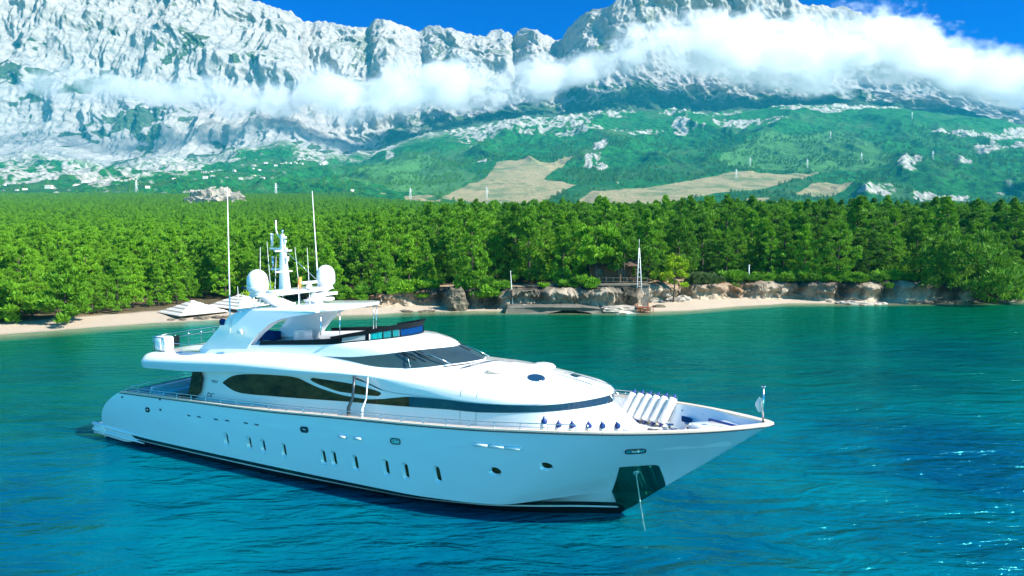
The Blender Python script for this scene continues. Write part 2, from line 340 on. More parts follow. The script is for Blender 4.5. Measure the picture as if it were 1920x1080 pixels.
# ------------------------------------------------------------------ mountain range
ridge_y = curve([(-600,-90),(0,-90),(300,-60),(430,-14),(480,0),(520,14),(545,20),(562,32),(572,42),(590,38),(612,40),(640,46),(688,50),(697,38),(710,34),(730,36),(745,42),(770,50),(785,58),(800,49),(815,46),(840,52),(870,60),(910,68),(918,58),(928,53),(942,54),(955,60),(962,66),(970,56),(985,52),(1004,55),(1020,64),(1045,74),(1055,72),(1066,50),(1080,36),(1095,22),(1110,18),(1130,14),(1150,4),(1160,-6),(1200,-26),(1300,-36),(1400,-30),(1480,-4),(1500,4),(1520,9),(1545,8),(1565,14),(1580,12),(1600,18),(1618,20),(1650,70),(1700,112),(1780,136),(1860,180),(1920,205),(2100,240),(2520,270)])
ridge_d = curve([(-600,4650),(300,4700),(560,4850),(575,5250),(690,5200),(720,5050),(790,5350),(840,5150),(905,5150),(925,5400),(950,5300),(965,5500),(1000,5200),(1045,5400),(1060,5300),(1150,4550),(1300,4500),(1500,4650),(1600,4900),(1700,4600),(1920,4500),(2520,4500)])
m0 = curve([(-600,3300),(2520,3300)])
pm = np.arange(-520, 2440, 1.8); T = np.linspace(0, 1, 430)
PXm, TT = np.meshgrid(pm, T)
foldx = (PXm - 960) / F_PX * 4200
wz = fbm(PXm / 160, TT * 3, 3, 11)
DR = ridge_d(PXm); Dm = 3292 + (DR - 3292) * TT
y0 = foot_top(PXm) + 1.5 + 26 * (1 - sstep(0, .03, TT)); y1 = ridge_y(PXm)
# profile: apron of scree, then cliffs in steps
prof = 0.5 * TT + 0.5 * sstep(0.05, 1.0, TT) + 0.035 * np.sin(TT * 19 + PXm / 130.0) * np.sin(math.pi * TT)
rs = sstep(1150, 1350, PXm); prof = prof * (1 - rs) + rs * (0.42 * sstep(0, 0.55, TT) * 0.62 + (1 - 0.26) * sstep(0.45, 1.0, TT) ** 1.1)
Ym = y0 + (y1 - y0) * np.clip(prof, 0, 1)
Xm, _, Zm = along(PXm, Ym, Dm)
wx = fbm(Xm / 520, Dm / 620, 3, 14) * 0.55
big = ridged(Xm / 640 + wx + TT * 0.5, Dm / 1500 + wx, 3, 71, 0.45) - 0.45
dg = np.where(fbm(Xm / 900, Zm / 700, 2, 70) > 0, 1.0, -1.0) * 0; mid = ridged((Xm * .82 + Zm * .57) / 210 + wx * 1.3, (Zm * .82 - Xm * .57) / 640 + wx, 4, 72, 0.55) - 0.4
sml = ridged(Xm / 70 + wx * 3 + Zm / 400, Zm / 130, 4, 73, 0.6) - 0.4
env = sstep(0, 0.10, TT) * (1 - 0.72 * sstep(0.86, 1.0, TT)); top = 1 - sstep(0.97, 1, TT)
dpt = -(big * 150 + mid * 54 + sml * 20 + (ridged(Xm / 150 + wx * 2.2 + Zm / 2400, Zm / 1500 + wx, 4, 83, .6) - .4) * 66 + (ridged(Xm / 26 + wx, Zm / 60, 3, 79) - .4) * 9) * env                      # relief pushes the face towards or away from the valley
led = (np.abs(((Zm + 0.32 * Xm + 260 * wx) / 190.0) % 1.0 - 0.5) * 2) ** 2
dpt += led * 22 * env
Zm2 = Zm + (sml * 12 + mid * 16) * env + fbm(Xm / 26, Zm / 30, 3, 74) * 4 + (1 - top) * fbm(Xm / 60, Xm * 0 + 1.0, 4, 75) * 24
me = mesh_np("mountain_range", np.stack([Xm + fbm(Zm / 120, Dm / 120, 3, 76) * 26 * env, Dm + dpt, Zm2], -1), grid_faces(*PXm.shape))
vg = fbm(Xm / 300, Zm / 240, 4, 81) + 0.6 * fbm(Xm / 60, Zm / 60, 3, 82)
low = 1 - sstep(0.0, 0.34, TT + 0.25 * vg - 0.10 * sstep(900, 1200, PXm))
vegm = np.maximum(sstep(0.32, 0.5, vg + 0.25 * (0.4 - mid)), low * (0.35 + 0.65 * sstep(640, 760, PXm)))
vegm *= (1 - 0.55 * sstep(0.5, 0.8, TT))
attr(me, "veg", vegm); attr(me, "blueish", sstep(0.1, 0.5, fbm(Xm / 260, Zm / 160, 3, 84)))
n = NT("limestone"); cw = n.coord(kind='World'); f1 = n.noise(0.02, 8, 0.7, cw); f2 = n.noise(0.008, 7, 0.7, n.coord((1, 1, 2.2), 'World')); f3 = n.noise(0.05, 8, 0.75, cw)
roc = n.mix(n.rng(f1, .36, .6), (0.26, 0.265, 0.265), (0.42, 0.405, 0.375)); roc = n.mix(n.rng(f2, .56, .66), roc, (0.17, 0.20, 0.20))
veg = n.mix(n.rng(f3, .42, .6), (0.02, 0.06, 0.03), (0.09, 0.14, 0.08)); vf = n.rng(n.math('ADD', n.attr("veg"), n.math('MULTIPLY', n.math('SUBTRACT', f3, 0.5), 1.4)), .35, .6)
c = n.mix(vf, roc, veg)
n.pbr(c, 0.95, 0, n.bump(n.noise(0.022, 12, 0.75, cw), 0.9, 24.0), IOR=1.2)
put("mountains", me, n.m, kind='structure')

# ------------------------------------------------------------------ sea
xs = np.concatenate([-np.geomspace(40, 6000, 20)[::-1], np.linspace(-38, 38, 20), np.geomspace(40, 6000, 20)]); ys = np.concatenate([[-3000, -600, -60], np.linspace(-20, 180, 60)])
XX, YY = np.meshgrid(xs, ys); me = mesh_np("sea", np.stack([XX, YY, XX * 0], -1), grid_faces(*XX.shape))
def shore_far(x, y):
    px = 960 + x / np.maximum(y, 20) * F_PX
    return np.clip(depth_of_ground(shore_y(np.clip(px, -600, 2520))) - y, -10, 400)
attr(me, "offshore", shore_far(XX, YY))
n = NT("sea_water"); cw = n.coord(kind='World')
off = n.attr("offshore"); big = n.noise(0.035, 3, 0.5, cw); big2 = n.noise(0.11, 3, 0.55, n.coord((1, 1.0, 1), 'World'))
sw_ = n.n('ShaderNodeSeparateXYZ'); n.l(cw, sw_.inputs[0]); o2 = n.math('ADD', n.math('ADD', n.math('MULTIPLY', sw_.outputs[1], -1.0), n.math('MULTIPLY', sw_.outputs[0], 0.12)), n.math('MULTIPLY', n.math('SUBTRACT', big, 0.5), 30))
deep = n.mix(n.rng(big2, .38, .64), (0.0, 0.056, 0.118), (0.0, 0.118, 0.160)); mid_ = n.mix(n.rng(big2, .35, .65), (0.0, 0.055, 0.055), (0.0, 0.092, 0.070))
c = n.mix(n.rng(o2, -52, -30, smooth=True), mid_, deep); c = n.mix(n.rng(o2, -72, -52, smooth=True), (0.0, 0.082, 0.036), c)
c = n.mix(n.rng(off, 0.3, 5.0), (0.30, 0.27, 0.15), c)
w1 = n.noise(0.42, 3, 0.55, n.coord((0.55, 1.5, 1), 'World', (0, 0, R(-14))), 0.6); w2 = n.noise(1.7, 4, 0.6, n.coord((0.6, 1.6, 1), 'World', (0, 0, R(9))), 0.8); w3 = n.noise(6.5, 3, 0.55, n.coord((0.8, 1.3, 1), 'World', (0, 0, R(-30))))
hsum = n.math('ADD', n.math('MULTIPLY', w1, 1.9), n.math('ADD', n.math('MULTIPLY', w2, 0.34), n.math('MULTIPLY', w3, 0.07)))
wn = n.bump(n.math('MULTIPLY', hsum, n.rng(sw_.outputs[0], -30, 20, .42, 1.0)), 1.0, 0.42); df = n.n("ShaderNodeBsdfDiffuse"); n.l(c, df.inputs['Color']); n.l(wn, df.inputs['Normal'])
gl = n.n("ShaderNodeBsdfGlossy"); gl.inputs['Color'].default_value = (0.10, 0.84, 0.84, 1); gl.inputs['Roughness'].default_value = 0.12; n.l(wn, gl.inputs['Normal'])   # green-blue tint put on the reflections, most of the red removed
fr = n.n("ShaderNodeFresnel"); fr.inputs['IOR'].default_value = 1.46; n.l(wn, fr.inputs['Normal'])
ms = n.n("ShaderNodeMixShader"); n.l(fr.outputs[0], ms.inputs[0]); n.l(df.outputs[0], ms.inputs[1]); n.l(gl.outputs[0], ms.inputs[2]); n.l(ms.outputs[0], n.out.inputs['Surface'])
put("sea", me, n.m, kind='structure')
# ------------------------------------------------------------------ pines
def foliage_mat(name, a, b, c_):
    n = NT(name); oi = n.n("ShaderNodeObjectInfo").outputs['Random']; f = n.noise(1.6, 4, 0.65, n.coord(kind='World'))
    gx = n.n('ShaderNodeSeparateXYZ'); n.l(n.n('ShaderNodeNewGeometry').outputs['Position'], gx.inputs[0]); col = n.mix(oi, a, b); col = n.mix(n.rng(gx.outputs[0], 40, -70, 0, .35), col, tuple(q * 1.5 for q in b)); col = n.mix(n.rng(f, .45, .72), col, c_)
    b1 = n.n("ShaderNodeBsdfPrincipled"); n.l(col, b1.inputs['Base Color']); b1.inputs['Roughness'].default_value = 0.6; b1.inputs['IOR'].default_value = 1.3
    tr = n.n("ShaderNodeBsdfTranslucent"); n.l(n.mix(0.5, col, (0.12, 0.24, 0.01)), tr.inputs['Color']); mx = n.n("ShaderNodeMixShader"); mx.inputs[0].default_value = 0.28
    n.l(b1.outputs[0], mx.inputs[1]); n.l(tr.outputs[0], mx.inputs[2]); n.l(mx.outputs[0], n.out.inputs['Surface']); return n.m
M_PINE = foliage_mat("pine_needles", (0.024, 0.110, 0.010), (0.17, 0.38, 0.014), (0.17, 0.42, 0.018))
M_LIME = foliage_mat("lime_leaves", (0.26, 0.42, 0.015), (0.30, 0.46, 0.015), (0.36, 0.50, 0.02))
M_SHRUB = foliage_mat("shrub_leaves", (0.05, 0.10, 0.03), (0.09, 0.15, 0.05), (0.12, 0.17, 0.07))
M_BARK = simple("pine_bark", (0.06, 0.048, 0.036), 0.9, vary=0.35, scale=3, bump=0.6)
def leaf_cloud(rng, clumps, per, size, flat=0.75):
    """clumps: list of (centre, radius xyz); leaf-sized diamonds spread on and in each"""
    C = np.array([c for c, r in clumps]); Rr = np.array([r for c, r in clumps]); k = len(clumps)
    d = rng.normal(size=(k, per, 3)); d /= np.linalg.norm(d, axis=2, keepdims=True); d[..., 2] = np.where(d[..., 2] < -0.35, -d[..., 2] * 0.6, d[..., 2])
    rad = rng.uniform(0.55, 1.0, (k, per, 1)) ** 0.5 * rng.uniform(0.82, 1.12, (k, per, 1))
    P = C[:, None] + d * Rr[:, None] * rad
    t = d + np.array([0, 0, .75]) + rng.normal(size=d.shape) * 0.42; t /= np.linalg.norm(t, axis=2, keepdims=True)   # needle tufts point outwards and up
    b = np.cross(t, rng.normal(size=d.shape)); b /= np.linalg.norm(b, axis=2, keepdims=True)
    s = size * rng.uniform(0.6, 1.35, (k, per, 1)); L = t * s * 1.5; Wd = b * s * 0.36
    V = np.stack([P - L, P + Wd, P + L, P - Wd], 2).reshape(-1, 3); m = len(V) // 4
    return V, np.arange(m * 4).reshape(m, 4)
def trunk_mesh(rng, H, r0, top, limbs, lean=0.0):
    mb = MB(); p = [Vector((0, 0, -0.5))]; x = y = 0
    for i in range(1, 8):
        z = top * i / 7; x += rng.uniform(-.12, .12) + lean * top / 7; y += rng.uniform(-.12, .12); p.append(Vector((x, y, z)))
    mb.tube(p, [r0 * (1.15 - 0.85 * i / 7) for i in range(8)], 7)
    ends = []
    for i in range(limbs):
        h = rng.uniform(0.35, 0.95); q = p[min(6, int(h * 7))]; a = rng.uniform(0, 6.28); L = H * rng.uniform(0.14, 0.3) * (1.25 - h * 0.6)
        e = q + Vector((math.cos(a) * L, math.sin(a) * L, L * rng.uniform(0.1, 0.55))); mid = (q + e) / 2 + Vector((0, 0, L * 0.10))
        mb.tube([q, mid, e], [r0 * 0.34, r0 * 0.22, r0 * 0.08], 5); ends.append(e)
    return mb, ends
def pine_proto(seed, H=9.5, Wd=3.3, base=0.28, kind='round', n_cl=125, per=64, lean=0.0, size=0.175):
    rng = np.random.default_rng(seed); mb, ends = trunk_mesh(rng, H, 0.02 * H, H * 0.86, 9, lean); cl = []
    for e in ends: cl.append(((e.x, e.y, e.z + 0.25), (Wd * .26, Wd * .26, Wd * .17)))
    while len(cl) < n_cl:
        h = rng.uniform(base, 1.0); t = (h - base) / (1 - base)
        if kind == 'round': rr = Wd * math.sqrt(max(0, 1 - (t * 1.25 - 0.42) ** 2 / 0.75)) * 0.98
        elif kind == 'cone': rr = Wd * (1.04 - 0.95 * t ** 1.25)
        else: rr = Wd * (0.55 + 0.6 * math.sin(math.pi * min(1, t * 1.1) ** 0.8))
        a = rng.uniform(0, 6.28); q = rr * rng.uniform(0.45, 1.0) ** 0.6 * (1 + 0.22 * math.sin(a * 3 + seed) + 0.15 * math.sin(a * 5 + h * 7))
        s = Wd * rng.uniform(0.12, 0.25) * (1.1 - 0.35 * t)
        cl.append(((math.cos(a) * q + lean * H * h, math.sin(a) * q, H * h - s * .3), (s, s, s * rng.uniform(.75, 1.15))))
    V, Fc = leaf_cloud(rng, cl, per, size)
    return mesh_np("pine_crown", V, Fc, False), mb
PROTO = []
for sd, H, Wd, base, kd in [(1, 10.5, 2.9, .12, 'round'), (2, 11.2, 2.8, .08, 'cone'), (3, 9.8, 3.1, .10, 'cone'), (4, 10.0, 3.1, .12, 'umbrella'), (5, 12.0, 2.6, .10, 'cone'), (6, 9.0, 3.0, .06, 'cone')]:
    PROTO.append(pine_proto(sd, H, Wd, base, kd))
trng = np.random.default_rng(77)
def forest_spots():
    out = []
    for (a, b, sp) in ((60, 260, 4.1), (260, 620, 5.2), (620, 1420, 6.8)):
        y = np.arange(a, b, sp); x = np.arange(-1.15 * b, 1.15 * b, sp); X, Y = np.meshgrid(x, y)
        X = X + trng.uniform(-.46, .46, X.shape) * sp; Y = Y + trng.uniform(-.46, .46, X.shape) * sp
        k = (np.abs(X) < Y * 1.12 + 20) & (Y >= a) & (Y < b); out.append(np.stack([X[k], Y[k]], 1))
    P = np.vstack(out); px = 960 + P[:, 0] / P[:, 1] * F_PX
    z, s, _, _ = ground_z(px, P[:, 1], False); bw = beach_w(px)
    e = s - bw; ok = e > np.where(px > 650, 1.6, 0.8)
    ok &= ~((px > 640) & (e > 2.4) & (e < 8.5) & (trng.uniform(size=len(px)) < 0.72))        # the path
    ok &= ~((px > 270) & (px < 560) & (s < 11.5)); ok &= ~((px > 1105) & (px < 1200) & (s < 12)); ok &= ~((px > 1205) & (px < 1340) & (e < 3.6))
    ok &= ~((px > 1690) & (px < 1890) & (s < 9)) & (P[:, 1] < 1390)
    ok &= ~((np.hypot(P[:, 0] + 302 + 0, P[:, 1] - 700) < 26))
    zz = np.where(P[:, 1] > 1292, foot_z(px, np.maximum(P[:, 1], 1293))[0], z)
    return np.stack([P[:, 0], P[:, 1], zz, px, s], 1)[ok]
SP = forest_spots(); SP = SP[np.argsort(SP[:, 1] - depth_of_ground(shore_y(SP[:, 3])) * 0.75)]
vis = (SP[:, 3] > -25) & (SP[:, 3] < 1945)
near = SP[vis][:286]; rest = np.vstack([SP[vis][286:], SP[~vis]])
fx_, fy_ = np.meshgrid(np.arange(-3200, 3200, 15.0), np.arange(1392, 2850, 15.0)); fx_ = (fx_ + trng.uniform(-7, 7, fx_.shape)).ravel(); fy_ = (fy_ + trng.uniform(-7, 7, fx_.shape if fx_.shape == fy_.shape else fy_.size).reshape(-1)[:fy_.size]) if False else fy_.ravel() + trng.uniform(-7, 7, fy_.size)
fp_ = 960 + fx_ / fy_ * F_PX; kk_ = (fp_ > -300) & (fp_ < 2220); fx_, fy_, fp_ = fx_[kk_], fy_[kk_], fp_[kk_]; fz_, fb_ = foot_z(fp_, fy_); gk_ = (fbm(fx_ / 160, fy_ / 200, 3, 92) + .7 * fbm(fx_ / 40, fy_ / 60, 2, 98)) > 0.05
for P_ in FIELDS: gk_ &= ~in_poly(fp_, fb_, P_)
gk_ &= (ellipses(fp_, fb_, ROCKS) < .5) & ~((fp_ < 620) & (trng.uniform(size=len(fp_)) < .6))
rest = np.vstack([rest, np.stack([fx_, fy_, fz_ - 2, fp_, fp_ * 0], 1)[gk_]])
def tree_words(px, s, row):
    where = ("behind the pale beach at the left edge" if px < 270 else "behind the striped shelters" if px < 560 else "above the bank behind the yacht's mast" if px < 780 else
             "above the rock face left of the ledge" if px < 950 else "above the stone ledge" if px < 1110 else "behind the terrace and the twin mast" if px < 1225 else
             "above the sunlit beach cliff" if px < 1440 else "above the long shaded cliff" if px < 1690 else "near the large spreading pine")
    return where, ("front row" if row < 1 else "second row" if row < 2 else "deeper rows")
def add_tree(i, me_c, mb_or_me, loc, rz, sc, label, group=None, name='pine_tree', cat='tree', matc=None):
    e = put(name, None, None, None, label, cat, group, loc=loc, rot=(0, 0, rz)); e.scale = sc
    c = bpy.data.objects.new('crown', me_c); COL.objects.link(c); c.parent = e
    t = bpy.data.objects.new('trunk', mb_or_me); COL.objects.link(t); t.parent = e
    return e
TRUNKS = []
for k, (mc, mb) in enumerate(PROTO):
    mc.materials.append(M_PINE); o = mb.build("pine_trunk", M_BARK); TRUNKS.append(o.data); bpy.data.objects.remove(o)
KW = ['round crowned', 'pointed', 'broad based', 'layered', 'slender pointed', 'low bushy']
CROWNS = {}
for i, (x, y, z, px, s) in enumerate(near):
    k = int(trng.integers(0, 6)); row = (s - beach_w(px)) / 7.0; wh, rw = tree_words(px, s, row)
    f = trng.uniform(0.66, 1.08) * (0.70 if px < 330 and s < 16 else 0.80 if row < 0.7 else 1.0); f *= float(.80 + .20 * sstep(450, 1000, px))
    rz = trng.uniform(0, 6.28)
    e = add_tree(i, PROTO[k][0], TRUNKS[k], (x, y, z - 0.1), rz, (f, f, f * trng.uniform(.92, 1.1)), f"{KW[k]} pine, {rw} {wh}", f"{KW[k]} pines, {rw} {wh}")
    if k not in CROWNS: CROWNS[k] = e.children[0]
    if k not in CROWNS: pass
# the far wood: one object that plants the same crowns
me = mesh_np("pine_forest", rest[:, :3], np.zeros((0, 4), int)); attr(me, "size", np.random.default_rng(3).uniform(0.78, 1.2, len(rest)) * (.78 + .22 * sstep(450, 1000, rest[:, 3])))
fo = put("pine_forest", me, M_PINE, kind='stuff', label="dense pine forest stretching inland behind the shore trees", cat="forest")
ng = bpy.data.node_groups.new("plant_trees", 'GeometryNodeTree')
ng.interface.new_socket("Geometry", in_out='INPUT', socket_type='NodeSocketGeometry'); ng.interface.new_socket("Geometry", in_out='OUTPUT', socket_type='NodeSocketGeometry')
gi = ng.nodes.new("NodeGroupInput"); go = ng.nodes.new("NodeGroupOutput"); mp = ng.nodes.new("GeometryNodeMeshToPoints"); io = ng.nodes.new("GeometryNodeInstanceOnPoints"); jn = ng.nodes.new("GeometryNodeJoinGeometry")
ng.links.new(gi.outputs[0], mp.inputs['Mesh']); ng.links.new(mp.outputs[0], io.inputs['Points'])
for k, co in CROWNS.items():
    oi = ng.nodes.new("GeometryNodeObjectInfo"); oi.inputs['Object'].default_value = co; oi.inputs['As Instance'].default_value = True; oi.transform_space = 'ORIGINAL'
    ng.links.new(oi.outputs['Geometry'], jn.inputs[0])
ng.links.new(jn.outputs[0], io.inputs['Instance']); io.inputs['Pick Instance'].default_value = True
ri = ng.nodes.new("FunctionNodeRandomValue"); ri.data_type = 'INT'; ri.inputs[4].default_value = 0; ri.inputs[5].default_value = len(CROWNS) - 1; ng.links.new(ri.outputs[2], io.inputs['Instance Index'])
rr = ng.nodes.new("FunctionNodeRandomValue"); rr.data_type = 'FLOAT_VECTOR'; rr.inputs[0].default_value = (0, 0, 0); rr.inputs[1].default_value = (0, 0, 6.283); ng.links.new(rr.outputs[0], io.inputs['Rotation'])
na = ng.nodes.new("GeometryNodeInputNamedAttribute"); na.data_type = 'FLOAT'; na.inputs[0].default_value = "size"; ng.links.new(na.outputs[0], io.inputs['Scale'])
ng.links.new(io.outputs[0], go.inputs[0]); md = fo.modifiers.new("plant", 'NODES'); md.node_group = ng

# trees that stand out
def special(seed, px, D, H, Wd, base, kd, label, mat, ncl=50, per=120, lean=0, size=.26, name='pine_tree', dz=0, rz=0, cat='tree', per_w=1):
    mc, mb = pine_proto(seed, H, Wd, base, kd, ncl, per, lean, size); x = (px - 960) / F_PX * D; z = float(ground_z(np.array([px]), np.array([D]), False)[0][0]) + dz
    e = put(name, None, None, None, label, cat, loc=(x, D, z), rot=(0, 0, rz)); mc.materials.append(mat); put('crown', mc, None, e)
    mb.build('trunk', M_BARK, e); return e
special(31, 1263, 98.0, 6.6, 2.3, .45, 'umbrella', "bright lime green pine with a bare trunk on the right beach", M_LIME, 30, 110, size=.2)
special(32, 1795, 104.5, 9.6, 7.4, .12, 'umbrella', "very large spreading pine drooping over the cliff at the right", M_PINE, 100, 130)
special(33, 1875, 103.0, 5.5, 4.2, .05, 'umbrella', "low pine leaning over the rocks beside the large spreading pine", M_PINE, 60, 110)
special(34, 14, 77.0, 4.6, 2.9, .15, 'umbrella', "low bright pine on the beach at the left edge", M_PINE, 40, 120)
special(35, 118, 77.5, 7.4, 3.0, .12, 'cone', "pale layered pine with low branches behind the left beach", M_PINE, 60, 110)
special(36, 492, 92, 3.2, 2.2, .0, 'round', "yellow green bush behind the second striped shelter", M_LIME, 30, 90, name='bush', cat='bush')
special(37, 1000, 107, 5.0, 3.2, .05, 'umbrella', "drooping pine hanging over the rock beside the stone ledge", M_PINE, 50, 110)
special(38, 1240, 103.5, 3.4, 1.9, .0, 'round', "small round green tree beside the lime pine", M_PINE, 30, 100)
special(39, 1118, 98.0, 8.4, 4.2, .42, 'umbrella', 'bright layered pine in front of the terrace cabin', M_PINE, 60, 130)
special(40, 1168, 98.5, 7.6, 3.2, .45, 'umbrella', 'layered pine between the cabin and the twin mast', M_PINE, 50, 130)
# ------------------------------------------------------------------ cloud bank hanging before the cliffs
CD = 3480.0; MPP = CD / F_PX
cl_pts = [(40,165,4),(100,163,26),(150,163,36),(220,170,24),(290,176,16),(340,178,34),(385,180,46),(440,188,30),(490,192,28),(540,184,34),(590,170,42),(650,182,48),(700,186,50),(750,172,46),(800,168,42),(900,163,44),(1000,150,46),(1080,132,36),(1130,118,42),(1200,98,52),(1300,92,60),(1400,98,70),(1500,106,74),(1600,100,74),(1650,88,70),(1700,100,70),(1760,114,60),(1800,126,58),(1900,156,56),(2050,170,66),(2250,190,54),(2420,195,6)]
cxs = np.array([p[0] for p in cl_pts], float); ccy = np.array([p[1] for p in cl_pts], float); chh = np.array([p[2] for p in cl_pts], float)
WX, _, WZ = along(cxs, ccy, CD + 0 * cxs); WH = chh * MPP * 1.12
X0, X1 = WX[0], WX[-1]; Z0, Z1 = WZ.min() - 5, WZ.max() + 5; HM = WH.max(); DY = 150.0
vs = []; nn = 12
for i in range(len(cxs)):
    for k in range(nn):
        a = 2 * math.pi * k / nn; vs.append((WX[i], math.cos(a) * DY * 1.25 * (0.15 if i in (0, len(cxs) - 1) else 1), WZ[i] + math.sin(a) * WH[i] * 1.5))
fs = [tuple(q) for q in grid_faces(len(cxs), nn, True)]; mb = MB(); mb.add(vs, fs + [tuple(range(nn)), tuple(range((len(cxs) - 1) * nn, len(cxs) * nn))])
n = NT("cloud_vapour"); sp = n.n("ShaderNodeSeparateXYZ"); n.l(n.coord(), sp.inputs[0]); x, y, z = sp.outputs
t = n.rng(x, X0, X1)
def fcurve(ys, lo, hi):
    nd = n.n("ShaderNodeFloatCurve"); c = nd.mapping.curves[0]; xs = (WX - X0) / (X1 - X0); v = (ys - lo) / (hi - lo)
    c.points[0].location = (0, v[0]); c.points[1].location = (1, v[-1])
    for a, b in list(zip(xs, v))[1:-1]: c.points.new(a, b)
    nd.mapping.update(); n.l(t, nd.inputs['Value']); return n.rng(nd.outputs[0], 0, 1, lo, hi)
cz = fcurve(WZ, Z0, Z1); hh = fcurve(WH, 0, HM)
wv = n.n("ShaderNodeVectorMath", operation='ADD'); n.l(n.coord((1, 1, 1)), wv.inputs[0])
dz = n.math('DIVIDE', n.math('SUBTRACT', z, cz), hh); dy = n.math('DIVIDE', y, DY)
dz = n.math('MULTIPLY', dz, n.math('ADD', 1.0, n.math('MULTIPLY', n.math('LESS_THAN', dz, 0.0), 0.12)))
d2 = n.math('ADD', n.math('MULTIPLY', dz, dz), n.math('MULTIPLY', dy, dy))
nb = n.noise(0.0085, 6, 0.58, n.coord((0.8, 1, 1.25)), 0.2); 
gap = n.math('MULTIPLY', n.math('SUBTRACT', n.noise(0.0030, 2, 0.5, n.coord((1, .3, .6))), 0.5), n.rng(t, .30, .62, 4.2, 1.2)); e = n.math('ADD', n.math('ADD', n.math('SUBTRACT', 0.92, d2), gap), n.math('MULTIPLY', n.math('SUBTRACT', nb, 0.5), n.rng(t, .2, .6, 4.6, 3.0)))
thin = n.rng(t, 0.06, 0.50, 0.12, 1.0)
e = n.math('ADD', e, n.math('MULTIPLY', n.math('SUBTRACT', n.noise(0.035, 5, 0.6, n.coord((.9, 1, 1.1))), 0.5), 1.5)); n_d = n.math('MULTIPLY', n.math('MULTIPLY', n.rng(e, 0.0, 0.9, 0, 1, True), 0.045), thin)
pv = n.n("ShaderNodeVolumePrincipled"); pv.inputs['Color'].default_value = (.93, .95, .97, 1); n.l(n_d, pv.inputs['Density']); pv.inputs['Anisotropy'].default_value = 0.1
n.l(pv.outputs[0], n.out.inputs['Volume']); n.m.cycles.volume_step_rate = 1.0
mb.build("clouds", n.m, None, loc=(0, CD, 0), kind='structure')
# ------------------------------------------------------------------ air between the viewer and the mountain foot
mb = MB(); mb.box((0, 1545, 330), (5600, 3490, 680)); n = NT("haze_air")
pv = n.n("ShaderNodeVolumePrincipled"); pv.inputs['Color'].default_value = (0.02, 0.46, 0.70, 1); pv.inputs['Density'].default_value = 0.00010; pv.inputs['Anisotropy'].default_value = 0.0
n.l(pv.outputs[0], n.out.inputs['Volume']); hz = mb.build("haze", n.m, None, label="thin blue air between the bay and the mountains", cat="haze", kind='stuff')
# ------------------------------------------------------------------ the yacht (x forward from the stem at the waterline, y to port, z up)
YP = (4.18, 25.67, 0.0); YROT = -27.0
def crom(pts):
    """smooth curve through (x, v...) points, evaluated at x (Catmull-Rom, monotone x)"""
    A = np.array(pts, float); xs = A[:, 0]; V = A[:, 1:]; m = np.zeros_like(V); d = (V[1:] - V[:-1]) / (xs[1:] - xs[:-1])[:, None]
    m[1:-1] = np.where(d[1:] * d[:-1] > 0, 2 * d[1:] * d[:-1] / (d[1:] + d[:-1] + 1e-12), 0); m[0] = d[0]; m[-1] = d[-1]
    def f(x):
        x = np.clip(np.atleast_1d(np.asarray(x, float)), xs[0], xs[-1]); i = np.clip(np.searchsorted(xs, x, 'right') - 1, 0, len(xs) - 2)
        h = (xs[i + 1] - xs[i]); t = ((x - xs[i]) / h)[:, None]; h = h[:, None]
        r = (2*t**3 - 3*t**2 + 1) * V[i] + (t**3 - 2*t**2 + t) * h * m[i] + (-2*t**3 + 3*t**2) * V[i + 1] + (t**3 - t**2) * h * m[i + 1]
        return r if r.shape[1] > 1 else r[:, 0]
    return f
sheer = crom([(-25.6,2.70,3.22),(-23.5,2.79,3.32),(-20.5,2.90,3.4),(-15.4,3.06,3.44),(-10.8,3.31,3.45),(-7.7,3.46,3.44),(-4.7,3.64,3.38),(-2.5,3.80,3.2),(0,3.96,2.82),(1.7,4.06,2.3),(3.3,4.15,1.6),(4.3,4.21,1.02),(5.0,4.26,.52),(5.35,4.29,.22),(5.5,4.30,0)])      # z, half beam
chine = crom([(-27.5,.55,3.02),(-23,.55,3.3),(-16,.55,3.36),(-8,.55,3.27),(-5.6,.55,2.98),(-4,.56,2.57),(-2.8,.70,2.02),(-1.7,.88,1.45),(-.65,1.02,.88),(.1,1.09,.55),(1.44,1.15,0)])
low36 = crom([(-27.5,2.95),(-23,3.24),(-16,3.30),(-8.4,3.12),(-5,2.45),(-3,1.62),(-1.5,.85),(.45,0)]); wl0 = crom([(-27.5,2.85),(-23.6,2.95),(-16,3.1),(-9.8,2.76),(-5,2.05),(-3,1.39),(-1.5,.7),(0,0)])
def hull(u, v):
    u = np.asarray(u, float); v = np.asarray(v, float); xs_ = -25.6 + 31.1 * u; xc = -27.5 + 28.94 * u
    S = sheer(xs_.ravel()); C = chine(xc.ravel()); e = 1 + 1.6 * (1 - sstep(0, .10, u)); p = 1.0 + 0.35 * sstep(.72, .95, u)
    bul = 0.16 * np.sin(np.pi * v) * sstep(.93, .6, u)
    X = xc + (xs_ - xc) * v ** e; z = C[:, 0].reshape(u.shape) + (S[:, 0] - C[:, 0]).reshape(u.shape) * v
    y = C[:, 1].reshape(u.shape) + (S[:, 1] - C[:, 1]).reshape(u.shape) * v ** p + bul * (0.35)
    y = np.where(u > 0.9999, 0, y)
    return np.stack([X, -y, z], -1)
def hullp(u, v, off=0.0):
    p = hull(np.array([u]), np.array([v]))[0]
    if off:
        a = hull(np.array([u + 1e-3]), np.array([v]))[0] - p; b = hull(np.array([u]), np.array([v + 1e-3]))[0] - p
        nn_ = np.cross(a, b); nn_ /= np.linalg.norm(nn_); nn_ = nn_ if nn_[1] < 0 else -nn_; p = p + nn_ * off
    return p
